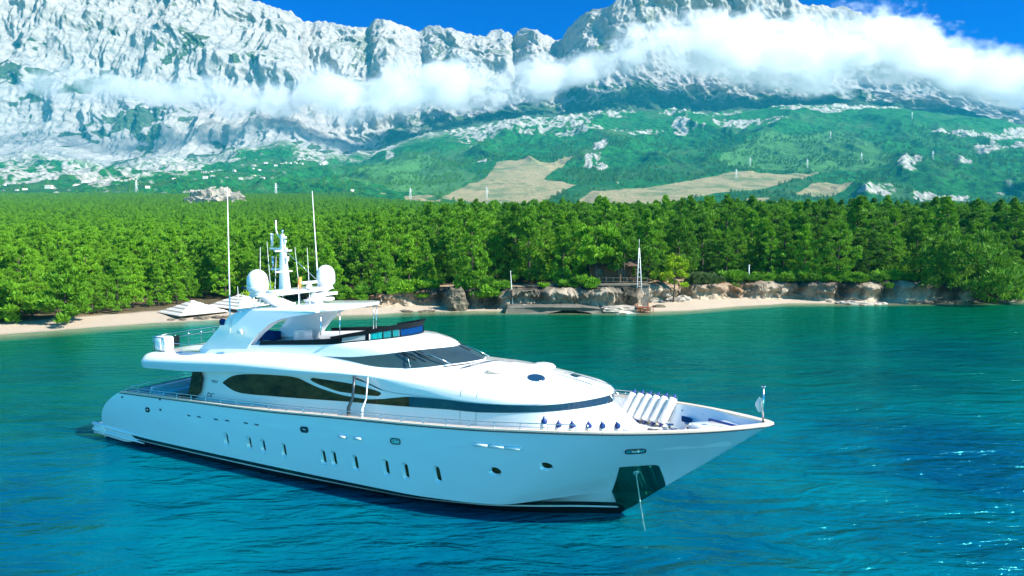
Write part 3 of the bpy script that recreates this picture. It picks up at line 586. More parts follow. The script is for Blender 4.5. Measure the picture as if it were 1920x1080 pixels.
#YMATH
M_GEL = simple("white_gelcoat", (0.80, 0.81, 0.82), 0.16, vary=0.012, scale=0.6, coat=0.6)
M_HULL = simple("white_hull_paint", (0.76, 0.79, 0.82), 0.10, vary=0.015, scale=0.5, coat=1.0)
M_DECK = simple("cream_deck", (0.70, 0.66, 0.58), 0.6, vary=0.04, scale=8)
M_CAP = simple("cream_cap_rail", (0.70, 0.58, 0.46), 0.35, vary=0.05, scale=5)
M_BOOT = simple("black_boot_paint", (0.003, 0.008, 0.009), 0.15, vary=0.1)
M_TRIM = simple("dark_trim", (0.02, 0.035, 0.05), 0.3, vary=0.1)
M_STEEL = simple("polished_steel", (0.62, 0.64, 0.66), 0.16, metal=1.0, vary=0.05)
M_DKSTEEL = simple("mirror_stainless_plate", (0.10, 0.16, 0.12), 0.07, metal=1.0, vary=0.25, scale=1.2)
M_BLUE = simple("blue_vinyl", (0.006, 0.03, 0.17), 0.35, vary=0.15)
M_FEND = simple("white_fender_cloth", (0.78, 0.77, 0.73), 0.65, vary=0.05, scale=7, bump=0.2)
M_CANVAS = simple("blue_canvas", (0.0, 0.03, 0.12), 0.8, vary=0.15, ior=1.15)
M_BLACK = simple("black_vinyl", (0.005, 0.010, 0.013), 0.55, vary=0.2, ior=1.2)
M_ORANGE = simple("orange_plastic", (0.75, 0.25, 0.06), 0.5)
M_GREY = simple("grey_fabric", (0.30, 0.33, 0.33), 0.8)
n = NT("tinted_side_glass"); f = n.noise(1.3, 5, 0.6, n.coord((1, 1, 2)))
n.pbr(n.mix(n.rng(f, .35, .65), (0.020, 0.015, 0.004), (0.080, 0.055, 0.018)), 0.08, 0, IOR=1.28); M_GLASS = n.m
n = NT("blue_tinted_glass"); n.pbr((0.012, 0.045, 0.085), 0.06, 0, IOR=1.5, Coat_Weight=0.4); M_BGLASS = n.m
n = NT("windscreen_mesh_cover"); n.pbr(n.mix(n.rng(n.noise(1.2, 4, .6, n.coord()), .35, .65), (0.020, 0.042, 0.055), (0.030, 0.058, 0.07)), 0.32, 0, IOR=1.5); M_SCREEN = n.m
n = NT("teal_glass"); n.pbr((0.0, 0.16, 0.17), 0.05, 0, IOR=1.5, Transmission_Weight=0.35); M_TEAL = n.m
yacht = put("yacht", None, None, None, "long white motor yacht with raked bow, radar arch and two domes, anchored in the bay", "yacht", loc=YP, rot=(0, 0, R(YROT)))

# -- hull with real recesses for the portholes. Each: u, v, width, height, lean, kind
def shape_uv(u, v, w, h, lean, kind, nseg=20):
    p = hullp(u, v); a = (hullp(u + .002, v) - p) / .002; b = (hullp(u, v + .01) - p) / .01; J = np.linalg.inv(np.array([[a[0], b[0]], [a[2], b[2]]])); out = []
    for k in range(nseg):
        t = 2 * math.pi * k / nseg; ca, sa = math.cos(t), math.sin(t)
        if kind == 'slot': r = w / 2; yy = sa * r + (h / 2 - r) * (1 if sa > 1e-6 else -1 if sa < -1e-6 else 0); xx = ca * r
        elif kind == 'hslot': r = h / 2; xx = ca * r + (w / 2 - r) * (1 if ca > 1e-6 else -1 if ca < -1e-6 else 0); yy = sa * r
        else: xx = ca * w / 2; yy = sa * h / 2
        d = J @ np.array([xx - lean * yy, yy]); out.append((u + d[0], v + d[1]))
    return out
HOLES = [(0.3092,0.34,.31,.68,.10,'slot'),(0.3585,0.347,.31,.67,.10,'slot'),(0.3887,0.332,.31,.68,.10,'slot'),(0.4318,0.32,.31,.69,.10,'slot'),(0.5074,0.318,.31,.705,.10,'slot'),(0.5265,0.322,.31,.71,.10,'slot'),(0.5653,0.313,.31,.72,.10,'slot'),(0.6171,0.318,.31,.735,.10,'slot'),(0.6495,0.31,.31,.745,.10,'slot'),(0.6961,0.33,.31,.76,.10,'slot'),
 (0.7625,0.447,.50,.38,0,'round'),(0.8149,0.547,.50,.38,0,'round'),(0.197,0.686,.34,.075,0,'hslot'),(0.2201,0.692,.34,.075,0,'hslot'),(0.2581,0.697,.34,.075,0,'hslot'),(0.282,0.705,.34,.075,0,'hslot'),(0.3209,0.712,.34,.075,0,'hslot'),(0.343,0.71,.34,.075,0,'hslot')]
def hull_side():
    us = np.concatenate([np.linspace(0, .12, 14), np.linspace(.13, .94, 92), np.linspace(.945, 1, 24)]); vs_ = np.linspace(0, 1, 15)
    U, Vv = np.meshgrid(us, vs_); pts = [(float(a) * 10, float(b)) for a, b in zip(U.ravel(), Vv.ravel())]
    holes = [shape_uv(*h) for h in HOLES]
    keep = []
    for a, b in pts:
        ok = True
        for hp in holes:
            if min(q[0] for q in hp) - .002 < a / 10 < max(q[0] for q in hp) + .002 and min(q[1] for q in hp) - .02 < b < max(q[1] for q in hp) + .02: ok = False; break
        if ok: keep.append(Vector((a, b)))
    bnd = []
    verts = list(keep); edges = []
    for hp in holes:
        o = len(verts); verts += [Vector((q[0] * 10, q[1])) for q in hp]; edges += [(o + i, o + (i + 1) % len(hp)) for i in range(len(hp))]
    ov, oe, of, *_ = geometry.delaunay_2d_cdt(verts, edges, [], 0, 1e-6)
    vv = np.array([(q[0] / 10, q[1]) for q in ov]); tri = [f for f in of if len(f) == 3]; T3 = np.array(tri); cen = vv[T3].mean(1); bad = np.zeros(len(T3), bool)
    for hp in holes: bad |= in_poly(cen[:, 0], cen[:, 1], hp)
    ar = np.abs(np.cross(vv[T3[:, 1]] - vv[T3[:, 0]], vv[T3[:, 2]] - vv[T3[:, 0]])); T3 = T3[~bad & (ar > 1e-9)]
    P = hull(np.clip(vv[:, 0], 0, 1), np.clip(vv[:, 1], 0, 1))
    e = 1e-3; a = hull(np.clip(vv[:, 0] + e, 0, 1), vv[:, 1]) - hull(np.clip(vv[:, 0] - e, 0, 1), vv[:, 1]); b = hull(vv[:, 0], np.clip(vv[:, 1] + e, 0, 1)) - hull(vv[:, 0], np.clip(vv[:, 1] - e, 0, 1))
    N = np.cross(a, b); N /= np.linalg.norm(N, axis=1)[:, None] + 1e-12; N[N[:, 1] > 0] *= -1
    return P, T3, N, holes
HP, HT, HN, HH = hull_side(); nv = len(HP)
mir = np.array([1, -1, 1]); Pall = np.vstack([HP, HP * mir]); Nall = np.vstack([HN, HN * mir])
c0 = HP[HT]; fn = np.cross(c0[:, 1] - c0[:, 0], c0[:, 2] - c0[:, 0]); flip = fn[:, 1] > 0; HT2 = HT.copy(); HT2[flip] = HT2[flip][:, ::-1]
Tall = np.vstack([HT2, HT2[:, ::-1] + nv])
me = mesh_np("hull", Pall, Tall); me.normals_split_custom_set_from_vertices([tuple(q) for q in Nall])
hull_o = put("hull", me, M_HULL, yacht)
# below the chine: white strip, black boot with a white pin stripe, black bottom
us = np.concatenate([np.linspace(0, .8, 60), np.linspace(.81, 1, 40)])
def lower_rows():
    rows = []; xc = -27.5 + 28.94 * us; C = chine(xc); rows.append(np.stack([xc, -C[:, 1], C[:, 0]], 1))
    for z in (.53, .37, .30, 0.0, -.8):
        xe = 1.257 * z if z >= 0 else -0.4 - 1.0; xx = -27.5 + (xe + 27.5) * us
        if z > .01: b = np.interp(z, [0, .36], [0, 1]); yy = wl0(np.clip(xx, -27.5, 0)) * (1 - b) + low36(np.clip(xx, -27.5, .45)) * b; yy = np.where(us > .999, 0, np.maximum(yy, 0.0))
        elif z == 0: yy = wl0(xx)
        else: yy = wl0(np.clip(xx * 1.0 + 1.4, -27.5, 0)) * 0.8
        if z == .53: yy = np.minimum(yy + .02, C[:, 1]) * np.where(us > .999, 0, 1)
        rows.append(np.stack([xx, -yy, xx * 0 + min(z, 9)], 1))
    for r in rows[1:2]: r[:, 2] = np.minimum(r[:, 2], C[:, 0] - .01)
    return rows
LR = lower_rows()
def strip(name, a, b, mat, off=0.0, parent=None):
    V = []; F_ = []
    for sgn in (1, -1):
        o = len(V); V += [tuple(p * np.array([1, sgn, 1])) for p in LR[a]] + [tuple(p * np.array([1, sgn, 1])) for p in LR[b]]; m_ = len(us)
        F_ += [(o + i, o + i + 1, o + m_ + i + 1, o + m_ + i) for i in range(m_ - 1)]
    mb = MB(); mb.add(V, F_, True); return mb.build(name, mat, parent or yacht)
strip("hull_chine", 0, 1, M_HULL, parent=hull_o); strip("boot_stripe", 1, 2, M_BOOT); strip("pin_stripe", 2, 3, M_HULL); strip("hull_bottom", 3, 4, M_BOOT)
strip("hull_keel", 4, 5, M_BOOT, parent=hull_o)
# transom
tv = np.linspace(0, 1, 12); A = hull(np.zeros(12), tv); mb = MB(); mb.add([tuple(q) for q in A] + [tuple(q * mir) for q in A], [(i, i + 1, i + 13, i + 12) for i in range(11)], True)
mb.add([(-27.5, -3, .5), (-27.5, 3, .5), (-27.5, 3, -.8), (-27.5, -3, -.8)], [(0, 1, 2, 3)]); mb.build("transom", M_HULL, yacht)
# portholes: recess wall and glass
for hi, hp in enumerate(HH):
    kind = HOLES[hi][5]; depth = 0.11 if kind != 'hslot' else 0.05
    for sgn in (1, -1):
        cu = sum(q[0] for q in hp) / len(hp); cv = sum(q[1] for q in hp) / len(hp); p0 = hullp(cu, cv); nn_ = hullp(cu, cv, 1.0) - p0
        ring = [hullp(a, b) for a, b in hp]; c3 = sum(ring) / len(ring); inn = [c3 + (q - c3) * (.74 if kind != 'hslot' else .86) - nn_ * depth + np.array([.035 if kind != 'hslot' else 0, 0, 0]) for q in ring]; m_ = len(ring); S = np.array([1, sgn, 1])
        mb = MB(); mb.add([q * S for q in ring] + [q * S for q in inn], [(i, (i + 1) % m_, (i + 1) % m_ + m_, i + m_) for i in range(m_)], True)
        fr = mb.build("porthole" if kind != 'hslot' else "vent_slot", M_HULL, hull_o if sgn == 1 else yacht) if False else mb.build("porthole" if kind != 'hslot' else "vent_slot", M_HULL, yacht)
        mb = MB(); mb.add([q * S + nn_ * S * 0.004 for q in inn], [tuple(range(m_))]); mb.build("pane" if kind != 'hslot' else "grille", M_GLASS if kind != 'hslot' else M_TRIM, fr)

# -- deck, bulwark inside, cap rail
xd = np.concatenate([np.linspace(-25.5, 3.5, 70), np.linspace(3.7, 5.1, 14)]); S2 = sheer(xd)
inner = np.maximum(S2[:, 1] - 0.17 - 0.06 * (xd > 3), 0.02); dz_ = np.minimum(.82, np.maximum(S2[:, 0] - xd / 1.257 - .14, .02)); fl = 0.5 * sstep(-3, 3, xd)
V = []; 
for i, x in enumerate(xd):
    b = inner[i]; zz = S2[i, 0]; lo = max(b - 0.10 - fl[i], 0.01)
    V += [(x, -b, zz + .01), (x, -lo, zz - dz_[i]), (x, lo, zz - dz_[i]), (x, b, zz + .01)]
mb = MB(); F_ = []; 
for i in range(len(xd) - 1):
    for k in (0, 2): F_.append((i * 4 + k, i * 4 + k + 1, i * 4 + k + 5, i * 4 + k + 4))
mb.add(V, F_, True); mb.build("bulwark", M_GEL, yacht)
mb = MB(); mb.add(V, [(i * 4 + 1, i * 4 + 2, i * 4 + 6, i * 4 + 5) for i in range(len(xd) - 1)]); mb.build("deck", M_DECK, yacht)
xr = np.concatenate([np.linspace(-25.6, 4.2, 90), np.linspace(4.3, 5.5, 24)]); S3 = sheer(xr); mb = MB(); V = []; F_ = []
for i, x in enumerate(xr):
    b = S3[i, 1]; zz = S3[i, 0]; w_ = .19 + .10 * float(sstep(2.5, 4.5, x)); bi = b - w_ - (0.25 if x > 5.2 else 0); 
    bi = max(bi, 0.0) if x > 4.9 else bi
    V += [(x, -(b + .03), zz - .035), (x + .0, -(b + .03), zz + .03), (x, -bi, zz + .035), (x, -bi, zz - .05)]
for i in range(len(xr) - 1):
    for k in range(3): F_.append((i * 4 + k, i * 4 + k + 1, i * 4 + k + 5, i * 4 + k + 4))
n0 = len(V); mb.add(V, F_, False); mb.add([(x, -y, z) for x, y, z in V], F_, False); mb.build("cap_rail", M_CAP, yacht, autosm=35)
mb = MB(); mb.tube([(x, -(s[1] + .025), s[0] - .055) for x, s in zip(xr, S3)], .028, 6); mb.tube([(x, (s[1] + .025), s[0] - .055) for x, s in zip(xr, S3)], .028, 6); mb.build("rub_rail", M_TRIM, yacht)
# bow platform ahead of the well
mb = MB(); mb.prism([(2.6, -.05), (3.55, -.95), (4.35, -.42), (4.5, 0), (4.35, .42), (3.7, .85)], 3.82, 3.97, 2); mb.build("bow_platform", M_GEL, yacht, bevel=.04)
mb = MB(); mb.box((3.75, .38, 3.99), (1.25, .13, .07), R(-24)); mb.build("blue_cover", M_BLUE, yacht, bevel=.02)
# hand rail along each side
for sgn, xa, xb in ((-1, -25.3, -.3), (1, -25.3, 1.6)):
    xh = np.linspace(xa, xb, 90); Sh = sheer(xh); mb = MB()
    for hgt, r in ((.25, .019), (.12, .012)): mb.tube([(x, sgn * (s[1] - .09), s[0] + hgt) for x, s in zip(xh, Sh)] + ([(xb + .02, sgn * (Sh[-1, 1] - .09), Sh[-1, 0])] if hgt > .2 else []), r, 6)
    rail = mb.build("hand_rail", M_STEEL, yacht)
    for x in np.arange(xa + .1, xb, 1.02):
        s = sheer(x)[0]; mb = MB(); mb.tube([(x, sgn * (s[1] - .09), s[0] + .02), (x, sgn * (s[1] - .09), s[0] + .26)], .016, 6); mb.lathe([(.035, 0), (.035, .03), (.02, .05)], 8, Matrix.Translation((x, sgn * (s[1] - .09), s[0] + .03))); mb.build("stanchion", M_STEEL, rail)
# swim platform and its two rubbing strakes
plat = []
def pl_y(x): return 3.02 + .0 * x + .33 * float(sstep(-28.5, -23.4, x))
mb = MB(); xs_p = np.linspace(-28.5, -27.3, 5); mb.prism([(-28.55, -2.6), (-28.45, -2.95), (-27.3, -3.1), (-27.3, 3.1), (-28.45, 2.95), (-28.55, 2.6)], .12, .60, 2); mb.build("swim_platform", M_GEL, yacht, bevel=.05)
mb = MB(); mb.prism([(-28.4, -2.5), (-27.4, -2.6), (-27.4, 2.6), (-28.4, 2.5)], .60, .615, 2); mb.build("platform_teak", M_CAP, yacht)
for sgn in (-1, 1):
    for z0_, z1_, xe, r in ((.60, .60, -23.5, .10), (.30, .26, -23.8, .09)):
        xx = np.linspace(-28.5, xe, 20); mb = MB(); mb.tube([(x, sgn * (2.93 + .26 * float(sstep(-28.5, -25, x)) + .08 * float(sstep(-25, xe, x))), z0_ + (z1_ - z0_) * (x + 28.5) / 5) for x in xx], [r * (1 - .8 * max(0, (i - 10) / 9) ** 1.5) for i in range(20)], 8); mb.build("rubbing_strake", M_GEL, yacht)
    mb = MB(); mb.add([(x, sgn * (2.92 + .24 * float(sstep(-28.5, -25, x)) + .08 * float(sstep(-25, -23, x))), z) for x in np.linspace(-28.5, -23.6, 14) for z in (.60, .08 + .40 * float(sstep(-25.5, -23.6, x)))], [(2 * i, 2 * i + 1, 2 * i + 3, 2 * i + 2) for i in range(13)], True); mb.build("platform_skirt", M_GEL, yacht)

# -- deckhouse wall: plan outline (x, half width) at the level of the side windows and at the deck
_o = [(-20.2,2.66),(-17,2.74),(-10,2.75),(-6,2.72),(-4,2.64),(-2.8,2.46),(-2.0,2.16),(-1.35,1.68),(-.85,1.14),(-.5,.6),(-.36,.25),(-.33,0)]
_b = [(-20.9,2.74),(-17,2.80),(-10,2.81),(-6,2.79),(-4,2.74),(-2.6,2.62),(-1.5,2.36),(-.5,1.95),(.35,1.4),(.9,.8),(1.1,.35),(1.16,0)]
sp_ = np.linspace(0, 1, 12) ; OL = crom([(s, *q) for s, q in zip(sp_, _o)]); OB = crom([(s, *q) for s, q in zip(sp_, _b)])
def s_of_x(x): ss_ = np.linspace(0, 1, 2001); return np.interp(x, OL(ss_)[:, 0], ss_)
brow = crom([(-21,4.3),(-17,4.62),(-14,4.76),(-11,4.85),(-9.9,4.62),(-9,4.40),(-7,4.40),(-4,4.47),(-2.5,4.57),(-1.4,4.66),(-.6,4.73),(-.3,4.76)])
def wall(s, z, off=0.0):
    """point on the starboard wall at outline parameter s and height z"""
    s = np.atleast_1d(np.asarray(s, float)); z = np.atleast_1d(np.asarray(z, float)); a = OL(s); b = OB(s); zb = sheer(np.clip(a[:, 0], -25, 5))[:, 0] - .82
    zm = 4.25; t = np.clip((zm - z) / (zm - zb), 0, 1.1)[:, None]; q = a + (b - a) * t ** (1.0 + 0.9 * (1 - sstep(.55, .85, s))[:, None])
    e = 1e-3; d = OL(np.clip(s + e, 0, 1)) - OL(np.clip(s - e, 0, 1)); nn_ = np.stack([-d[:, 1], d[:, 0]], 1); nn_ /= np.linalg.norm(nn_, axis=1)[:, None] + 1e-9
    q = q + nn_ * off; return np.stack([q[:, 0], -q[:, 1], z], 1)
def two_sided(V, F_, name, mat, parent=yacht, both=True, smooth=True, autosm=None, merge=False, port_name=None, **k):
    V = np.asarray(V); mb = MB(); mb.add([tuple(q) for q in V], F_, smooth)
    if both: mb.add([tuple(q * mir) for q in V], F_, smooth)
    return mb.build(name, mat, parent, autosm=autosm, **k)
sw = np.concatenate([np.linspace(0, .5, 40), np.linspace(.51, 1, 60)]); zt = brow(OL(sw)[:, 0]) ; rows = []
for t in np.linspace(0, 1, 12):
    zb = sheer(np.clip(OL(sw)[:, 0], -25, 5))[:, 0] - .85; z = zb + (zt - zb) * t; p = wall(sw, z); p[:, 0] += np.where(sw < .02, .0, 0); rows.append(p)
deckhouse = two_sided(np.vstack(rows), [tuple(q) for q in grid_faces(12, len(sw))], "deckhouse", M_GEL)
mb = MB(); A = np.array([r[0] for r in rows]); mb.add([tuple(q) for q in A] + [tuple(q * mir) for q in A], [(i, i + 1, i + 13, i + 12) for i in range(11)]); mb.build("saloon_door_wall", M_GLASS, yacht)
def band(xs_t, zs_t, xs_b, zs_b, name, mat, s0, s1, off=.014, nn_=90, parent=None, both=True):
    ss_ = np.linspace(s0, s1, nn_); X = OL(ss_)[:, 0]; top_ = np.interp(X, xs_t, zs_t); bot = np.interp(X, xs_b, zs_b); R_ = []
    for t in (0, .25, .5, .75, 1): R_.append(wall(ss_, bot + (top_ - bot) * t, off))
    return two_sided(np.vstack(R_), [tuple(q) for q in grid_faces(5, nn_)], name, mat, parent or deckhouse, both)
BT = [(-18.62,3.79),(-18.39,3.95),(-17.99,4.16),(-17.46,4.3),(-16.56,4.41),(-15.33,4.49),(-14.27,4.53),(-13.8,4.50),(-13.34,4.38),(-12.67,4.21),(-11.9,4.09),(-11.26,4.02),(-10.24,3.99),(-9.33,4.08),(-8.57,4.22),(-7.84,4.34),(-7.09,4.38),(-6.35,4.40),(-5.16,4.41),(-4.0,4.45),(-2.45,4.54),(-1.4,4.62),(-.6,4.69),(-.3,4.72)]
BB = [(-18.62,3.79),(-18.2,3.61),(-17.75,3.48),(-17.24,3.44),(-15.37,3.52),(-13.03,3.65),(-11.27,3.76),(-9.14,3.86),(-7.28,3.96),(-5.89,4.04),(-5.06,4.06),(-3.8,4.16),(-2.45,4.29),(-1.4,4.36),(-.6,4.40),(-.3,4.41)]
def cr2(L, smooth=True):
    f_ = crom(L); xs_ = np.linspace(L[0][0], L[-1][0], 600); return xs_, f_(xs_)
def sidewin(xa, xb, T_, B_, name, mat, N_=120, off=.014):
    tx, tz = cr2(T_); bx, bz = cr2(B_); X = xa + (xb - xa) * np.linspace(0, 1, N_); s_ = s_of_x(X); t_ = np.interp(X, tx, tz); b_ = np.interp(X, bx, bz); R_ = [wall(s_, b_ + (t_ - b_) * t, off) for t in (0, .25, .5, .75, 1)]
    return two_sided(np.vstack(R_), [tuple(q) for q in grid_faces(5, N_)], name, mat, deckhouse)
sidewin(-18.62, -7.9, BT, BB, "saloon_window", M_GLASS, 200); sidewin(-7.9, -2.5, BT, BB, "window_strip", M_BGLASS, 90)
ssx = np.linspace(float(s_of_x(-2.5)), 1, 60); Xs_ = OL(ssx)[:, 0]; tx, tz = cr2(BT); bx, bz = cr2(BB); t_ = np.interp(Xs_, tx, tz); b_ = np.interp(Xs_, bx, bz)
two_sided(np.vstack([wall(ssx, b_ + (t_ - b_) * t, .014) for t in (0, .5, 1)]), [tuple(q) for q in grid_faces(3, 60)], "front_window", M_BGLASS, deckhouse)
sidewin(-13.12, -9.28, [(-13.12,4.53),(-12.93,4.60),(-11.19,4.575),(-9.68,4.43),(-9.35,4.36),(-9.28,4.30)], [(-13.12,4.53),(-13.0,4.45),(-12.25,4.27),(-11.37,4.15),(-10.24,4.155),(-9.46,4.19),(-9.28,4.30)], "upper_window", M_GLASS, 80)
for k_ in (.88, .93, .965):
    mb = MB(); zz = np.linspace(4.39, 4.68, 4); mb.tube([tuple(wall(k_, z, .02)[0]) for z in zz], .012, 5); mb.build("window_post", M_TRIM, deckhouse)
# lettering on the quarter
def letters(txt, x, z, h, name):
    cu = bpy.data.curves.new(name, 'FONT'); cu.body = txt; cu.size = h; cu.extrude = .004; cu.shear = .2; o = bpy.data.objects.new(name, cu); COL.objects.link(o); bpy.context.view_layer.update()
    me_ = bpy.data.meshes.new_from_object(o.evaluated_get(bpy.context.evaluated_depsgraph_get())); bpy.data.objects.remove(o)
    Y_ = float(wall(float(s_of_x(x)), z, .012)[0][1]); put(name, me_, M_TRIM, deckhouse, loc=(x, Y_, z), rot=(R(90), 0, 0))
letters("MAIORA", -19.4, 3.72, .20, "builder_lettering"); letters("DC", -19.75, 2.98, .34, "builder_monogram")

# -- upper body: overhanging deck edge, shoulders and coachroof.  x | B | C | D | E | centre
UB = crom([
 (-24.45, 2.2,4.26, 2.35,4.24, 2.3,4.40, 2.2,4.52, 4.56), (-24.2, 2.4,4.15, 2.95,4.12, 2.95,4.42, 2.6,4.70, 4.72), (-23.6, 2.5,4.15, 3.17,4.12, 3.22,4.52, 2.75,4.83, 4.86), (-22.5, 2.5,4.20, 3.2,4.17, 3.27,4.62, 2.75,4.90, 4.93),
 (-20.5, 2.5,4.30, 3.22,4.25, 3.28,4.76, 2.68,5.03, 4.95), (-18.7, 2.6,4.46, 3.22,4.40, 3.28,4.88, 2.62,5.15, 4.98), (-17, 2.7,4.60, 3.2,4.54, 3.26,4.96, 2.58,5.36, 5.0), (-14.2, 2.7,4.72, 3.15,4.68, 3.19,5.0, 2.56,5.5, 5.1),
 (-12.6, 2.7,4.80, 3.05,4.77, 3.09,5.01, 2.5,5.44, 5.2), (-11, 2.7,4.86, 2.92,4.86, 2.97,5.04, 2.42,5.33, 5.3), (-9.9, 2.72,4.64, 2.80,4.84, 2.83,5.03, 2.3,5.25, 5.4), (-8.8, 2.73,4.41, 2.75,4.72, 2.70,5.0, 2.15,5.24, 5.45),
 (-7, 2.72,4.41, 2.73,4.66, 2.62,4.92, 1.95,5.27, 5.48), (-5.6, 2.71,4.43, 2.70,4.62, 2.54,4.87, 1.85,5.25, 5.50), (-4, 2.66,4.48, 2.64,4.62, 2.40,4.84, 1.6,5.20, 5.44), (-2.6, 2.42,4.57, 2.40,4.66, 2.10,4.86, 1.3,5.08, 5.26),
 (-1.5, 1.83,4.655, 1.8,4.72, 1.55,4.86, .95,4.98, 5.08), (-.85, 1.17,4.71, 1.15,4.76, .95,4.84, .6,4.89, 4.93), (-.5, .62,4.74, .6,4.78, .5,4.82, .3,4.85, 4.86), (-.33, .06,4.765, .05,4.79, .04,4.80, .02,4.81, 4.815)])
def body_section(x):
    r = UB(x)[0]; P = [(r[2], r[3]), (r[4], r[5]), (r[6], r[7]), (r[6] * .5, r[7] * .4 + r[8] * .6), (0, r[8])]
    P = np.array(P); seg = np.concatenate([[0], np.cumsum(np.linalg.norm(P[1:] - P[:-1], axis=1) ** .6)]); f = []
    for tt in np.linspace(0, seg[-1], 26):
        i = int(np.clip(np.searchsorted(seg, tt, 'right') - 1, 0, 3)); t = (tt - seg[i]) / (seg[i + 1] - seg[i])
        p0 = P[max(i - 1, 0)]; p1 = P[i]; p2 = P[i + 1]; p3 = P[i + 2] if i < 3 else np.array([-P[3][0], P[3][1]])
        h = seg[i + 1] - seg[i]; m1 = (p2 - p0) / (seg[i + 1] - seg[max(i - 1, 0)]) * h if i > 0 else (p2 - p1); m2 = (p3 - p1) / ((seg[i + 2] if i < 3 else seg[4] + seg[4] - seg[3]) - seg[i]) * h
        f.append((2*t**3-3*t**2+1) * p1 + (t**3-2*t**2+t) * m1 + (-2*t**3+3*t**2) * p2 + (t**3-t**2) * m2)
    return [np.array([r[0], r[1]])] + f
xb_ = np.concatenate([np.linspace(-24.45, -23.6, 8), np.linspace(-23.4, -4, 80), np.linspace(-3.8, -.33, 34)]); V = []
for x in xb_:
    for (y, z) in body_section(x): V.append((x, -y, z))
nc = 27; Fb = [tuple(q) for q in grid_faces(len(xb_), nc)]
mb = MB(); mb.add(V, Fb, True); mb.add([(x, -y, z) for x, y, z in V], Fb, True)
c_ = [V[i] for i in range(nc)]; mb.add(c_ + [(x, -y, z) for x, y, z in c_], [(i, i + 1, i + nc + 1, i + nc) for i in range(nc - 1)], False)
upper = mb.build("upper_deck", M_GEL, yacht, autosm=55)
# underside of the overhang
mb = MB(); so_ = np.linspace(-24.3, -9.9, 40); V = [(x, sg * UB(x)[0][2] * .985, UB(x)[0][3] - .005) for x in so_ for sg in (-1, 1)]; mb.add(V, [(2*i, 2*i+1, 2*i+3, 2*i+2) for i in range(39)], True); mb.build("overhang_ceiling", M_GEL, yacht)

# -- flybridge coaming, wheelhouse windscreen and brow: four outlines lofted together (x, y, z)
def ol3(pts): P = np.array(pts, float); return crom([(s, *q) for s, q in zip(np.linspace(0, 1, len(P)), P)])
R0 = ol3([(-20.3,2.60,4.98),(-18,2.60,5.22),(-16,2.57,5.40),(-14,2.54,5.48),(-12.4,2.45,5.40),(-10.8,2.33,5.30),(-9.6,2.20,5.23),(-8.7,2.02,5.24),(-7.8,1.78,5.31),(-6.9,1.22,5.43),(-6.25,.62,5.50),(-5.98,0,5.52)])
R1 = ol3([(-20.3,2.58,5.05),(-18,2.56,5.30),(-16,2.52,5.50),(-14,2.48,5.62),(-12.4,2.38,5.62),(-10.8,2.26,5.66),(-9.8,2.14,5.78),(-9.1,1.95,5.90),(-8.5,1.55,5.98),(-7.95,1.02,6.02),(-7.5,.5,6.04),(-7.3,0,6.04)])
R2 = ol3([(-20.3,2.55,5.12),(-18,2.50,5.42),(-16,2.46,5.60),(-14,2.43,5.76),(-12.4,2.36,5.84),(-10.8,2.24,5.92),(-9.9,2.10,6.00),(-9.2,1.86,6.07),(-8.65,1.46,6.12),(-8.15,.96,6.15),(-7.75,.5,6.17),(-7.55,0,6.17)])
R3 = ol3([(-20.3,2.50,5.22),(-18,2.45,5.55),(-16,2.42,5.76),(-14,2.40,5.92),(-12.4,2.33,6.05),(-11.4,2.10,6.18),(-10.7,1.85,6.25),(-10.25,1.55,6.30),(-9.9,1.20,6.33),(-9.6,.80,6.36),(-9.42,.4,6.375),(-9.36,0,6.38)])
R25 = lambda s: (R2(s) * .45 + R3(s) * .55) + np.stack([s * 0 + .12 * sstep(.5, .8, s), s * 0, s * 0 + .05 * sstep(.4, .7, s)], 1)
sf = np.linspace(0, 1, 110); rows = [R0(sf), R0(sf) * .5 + R1(sf) * .5, R1(sf), R2(sf), R25(sf), R3(sf)]; V = np.vstack(rows) * np.array([1, -1, 1])
fly = two_sided(V, [tuple(q) for q in grid_faces(6, 110)], "flybridge_coaming", M_GEL)
rows = [R3(sf), R3(sf) * np.array([1, .95, 1]) - np.array([.1, 0, .02]), R3(sf) * np.array([1, .94, 1]) - np.array([.12, 0, .55])]
two_sided(np.vstack(rows) * np.array([1, -1, 1]), [tuple(q) for q in grid_faces(3, 110)], "coaming_lining", M_GEL)
mb = MB(); q = R3(sf) * np.array([1, .94, 1]) - np.array([.12, 0, .5]); mb.add([(a, -b, 5.06 + .05 * sstep(-16, -12, a)) for a, b, c in q] + [(a, b, 5.06 + .05 * sstep(-16, -12, a)) for a, b, c in q], [(i, i + 1, i + 111, i + 110) for i in range(109)]); mb.build("flybridge_floor", M_DECK, yacht)
# wheelhouse windscreen, one wrap-round band of dark glass
sg_ = np.linspace(.345, 1, 70); t0 = sstep(.345, .50, sg_)[:, None]; a = R0(sg_); b = R1(sg_); lo = a + (b - a) * (.50 - .44 * t0); hi = a + (b - a) * (.56 + .42 * t0); hi[:, 2] -= .0
def out3(P, d): q = P.copy(); n2 = np.gradient(P[:, :2], axis=0); nn_ = np.stack([-n2[:, 1], n2[:, 0]], 1); nn_ /= np.linalg.norm(nn_, axis=1)[:, None] + 1e-9; q[:, :2] += nn_ * d; q[:, 2] += d * .5; return q
V = np.vstack([out3(lo, .012), out3((lo + hi) / 2, .014), out3(hi, .012)]) * np.array([1, -1, 1])
wind = two_sided(V, [tuple(q) for q in grid_faces(3, 70)], "windscreen", M_SCREEN)
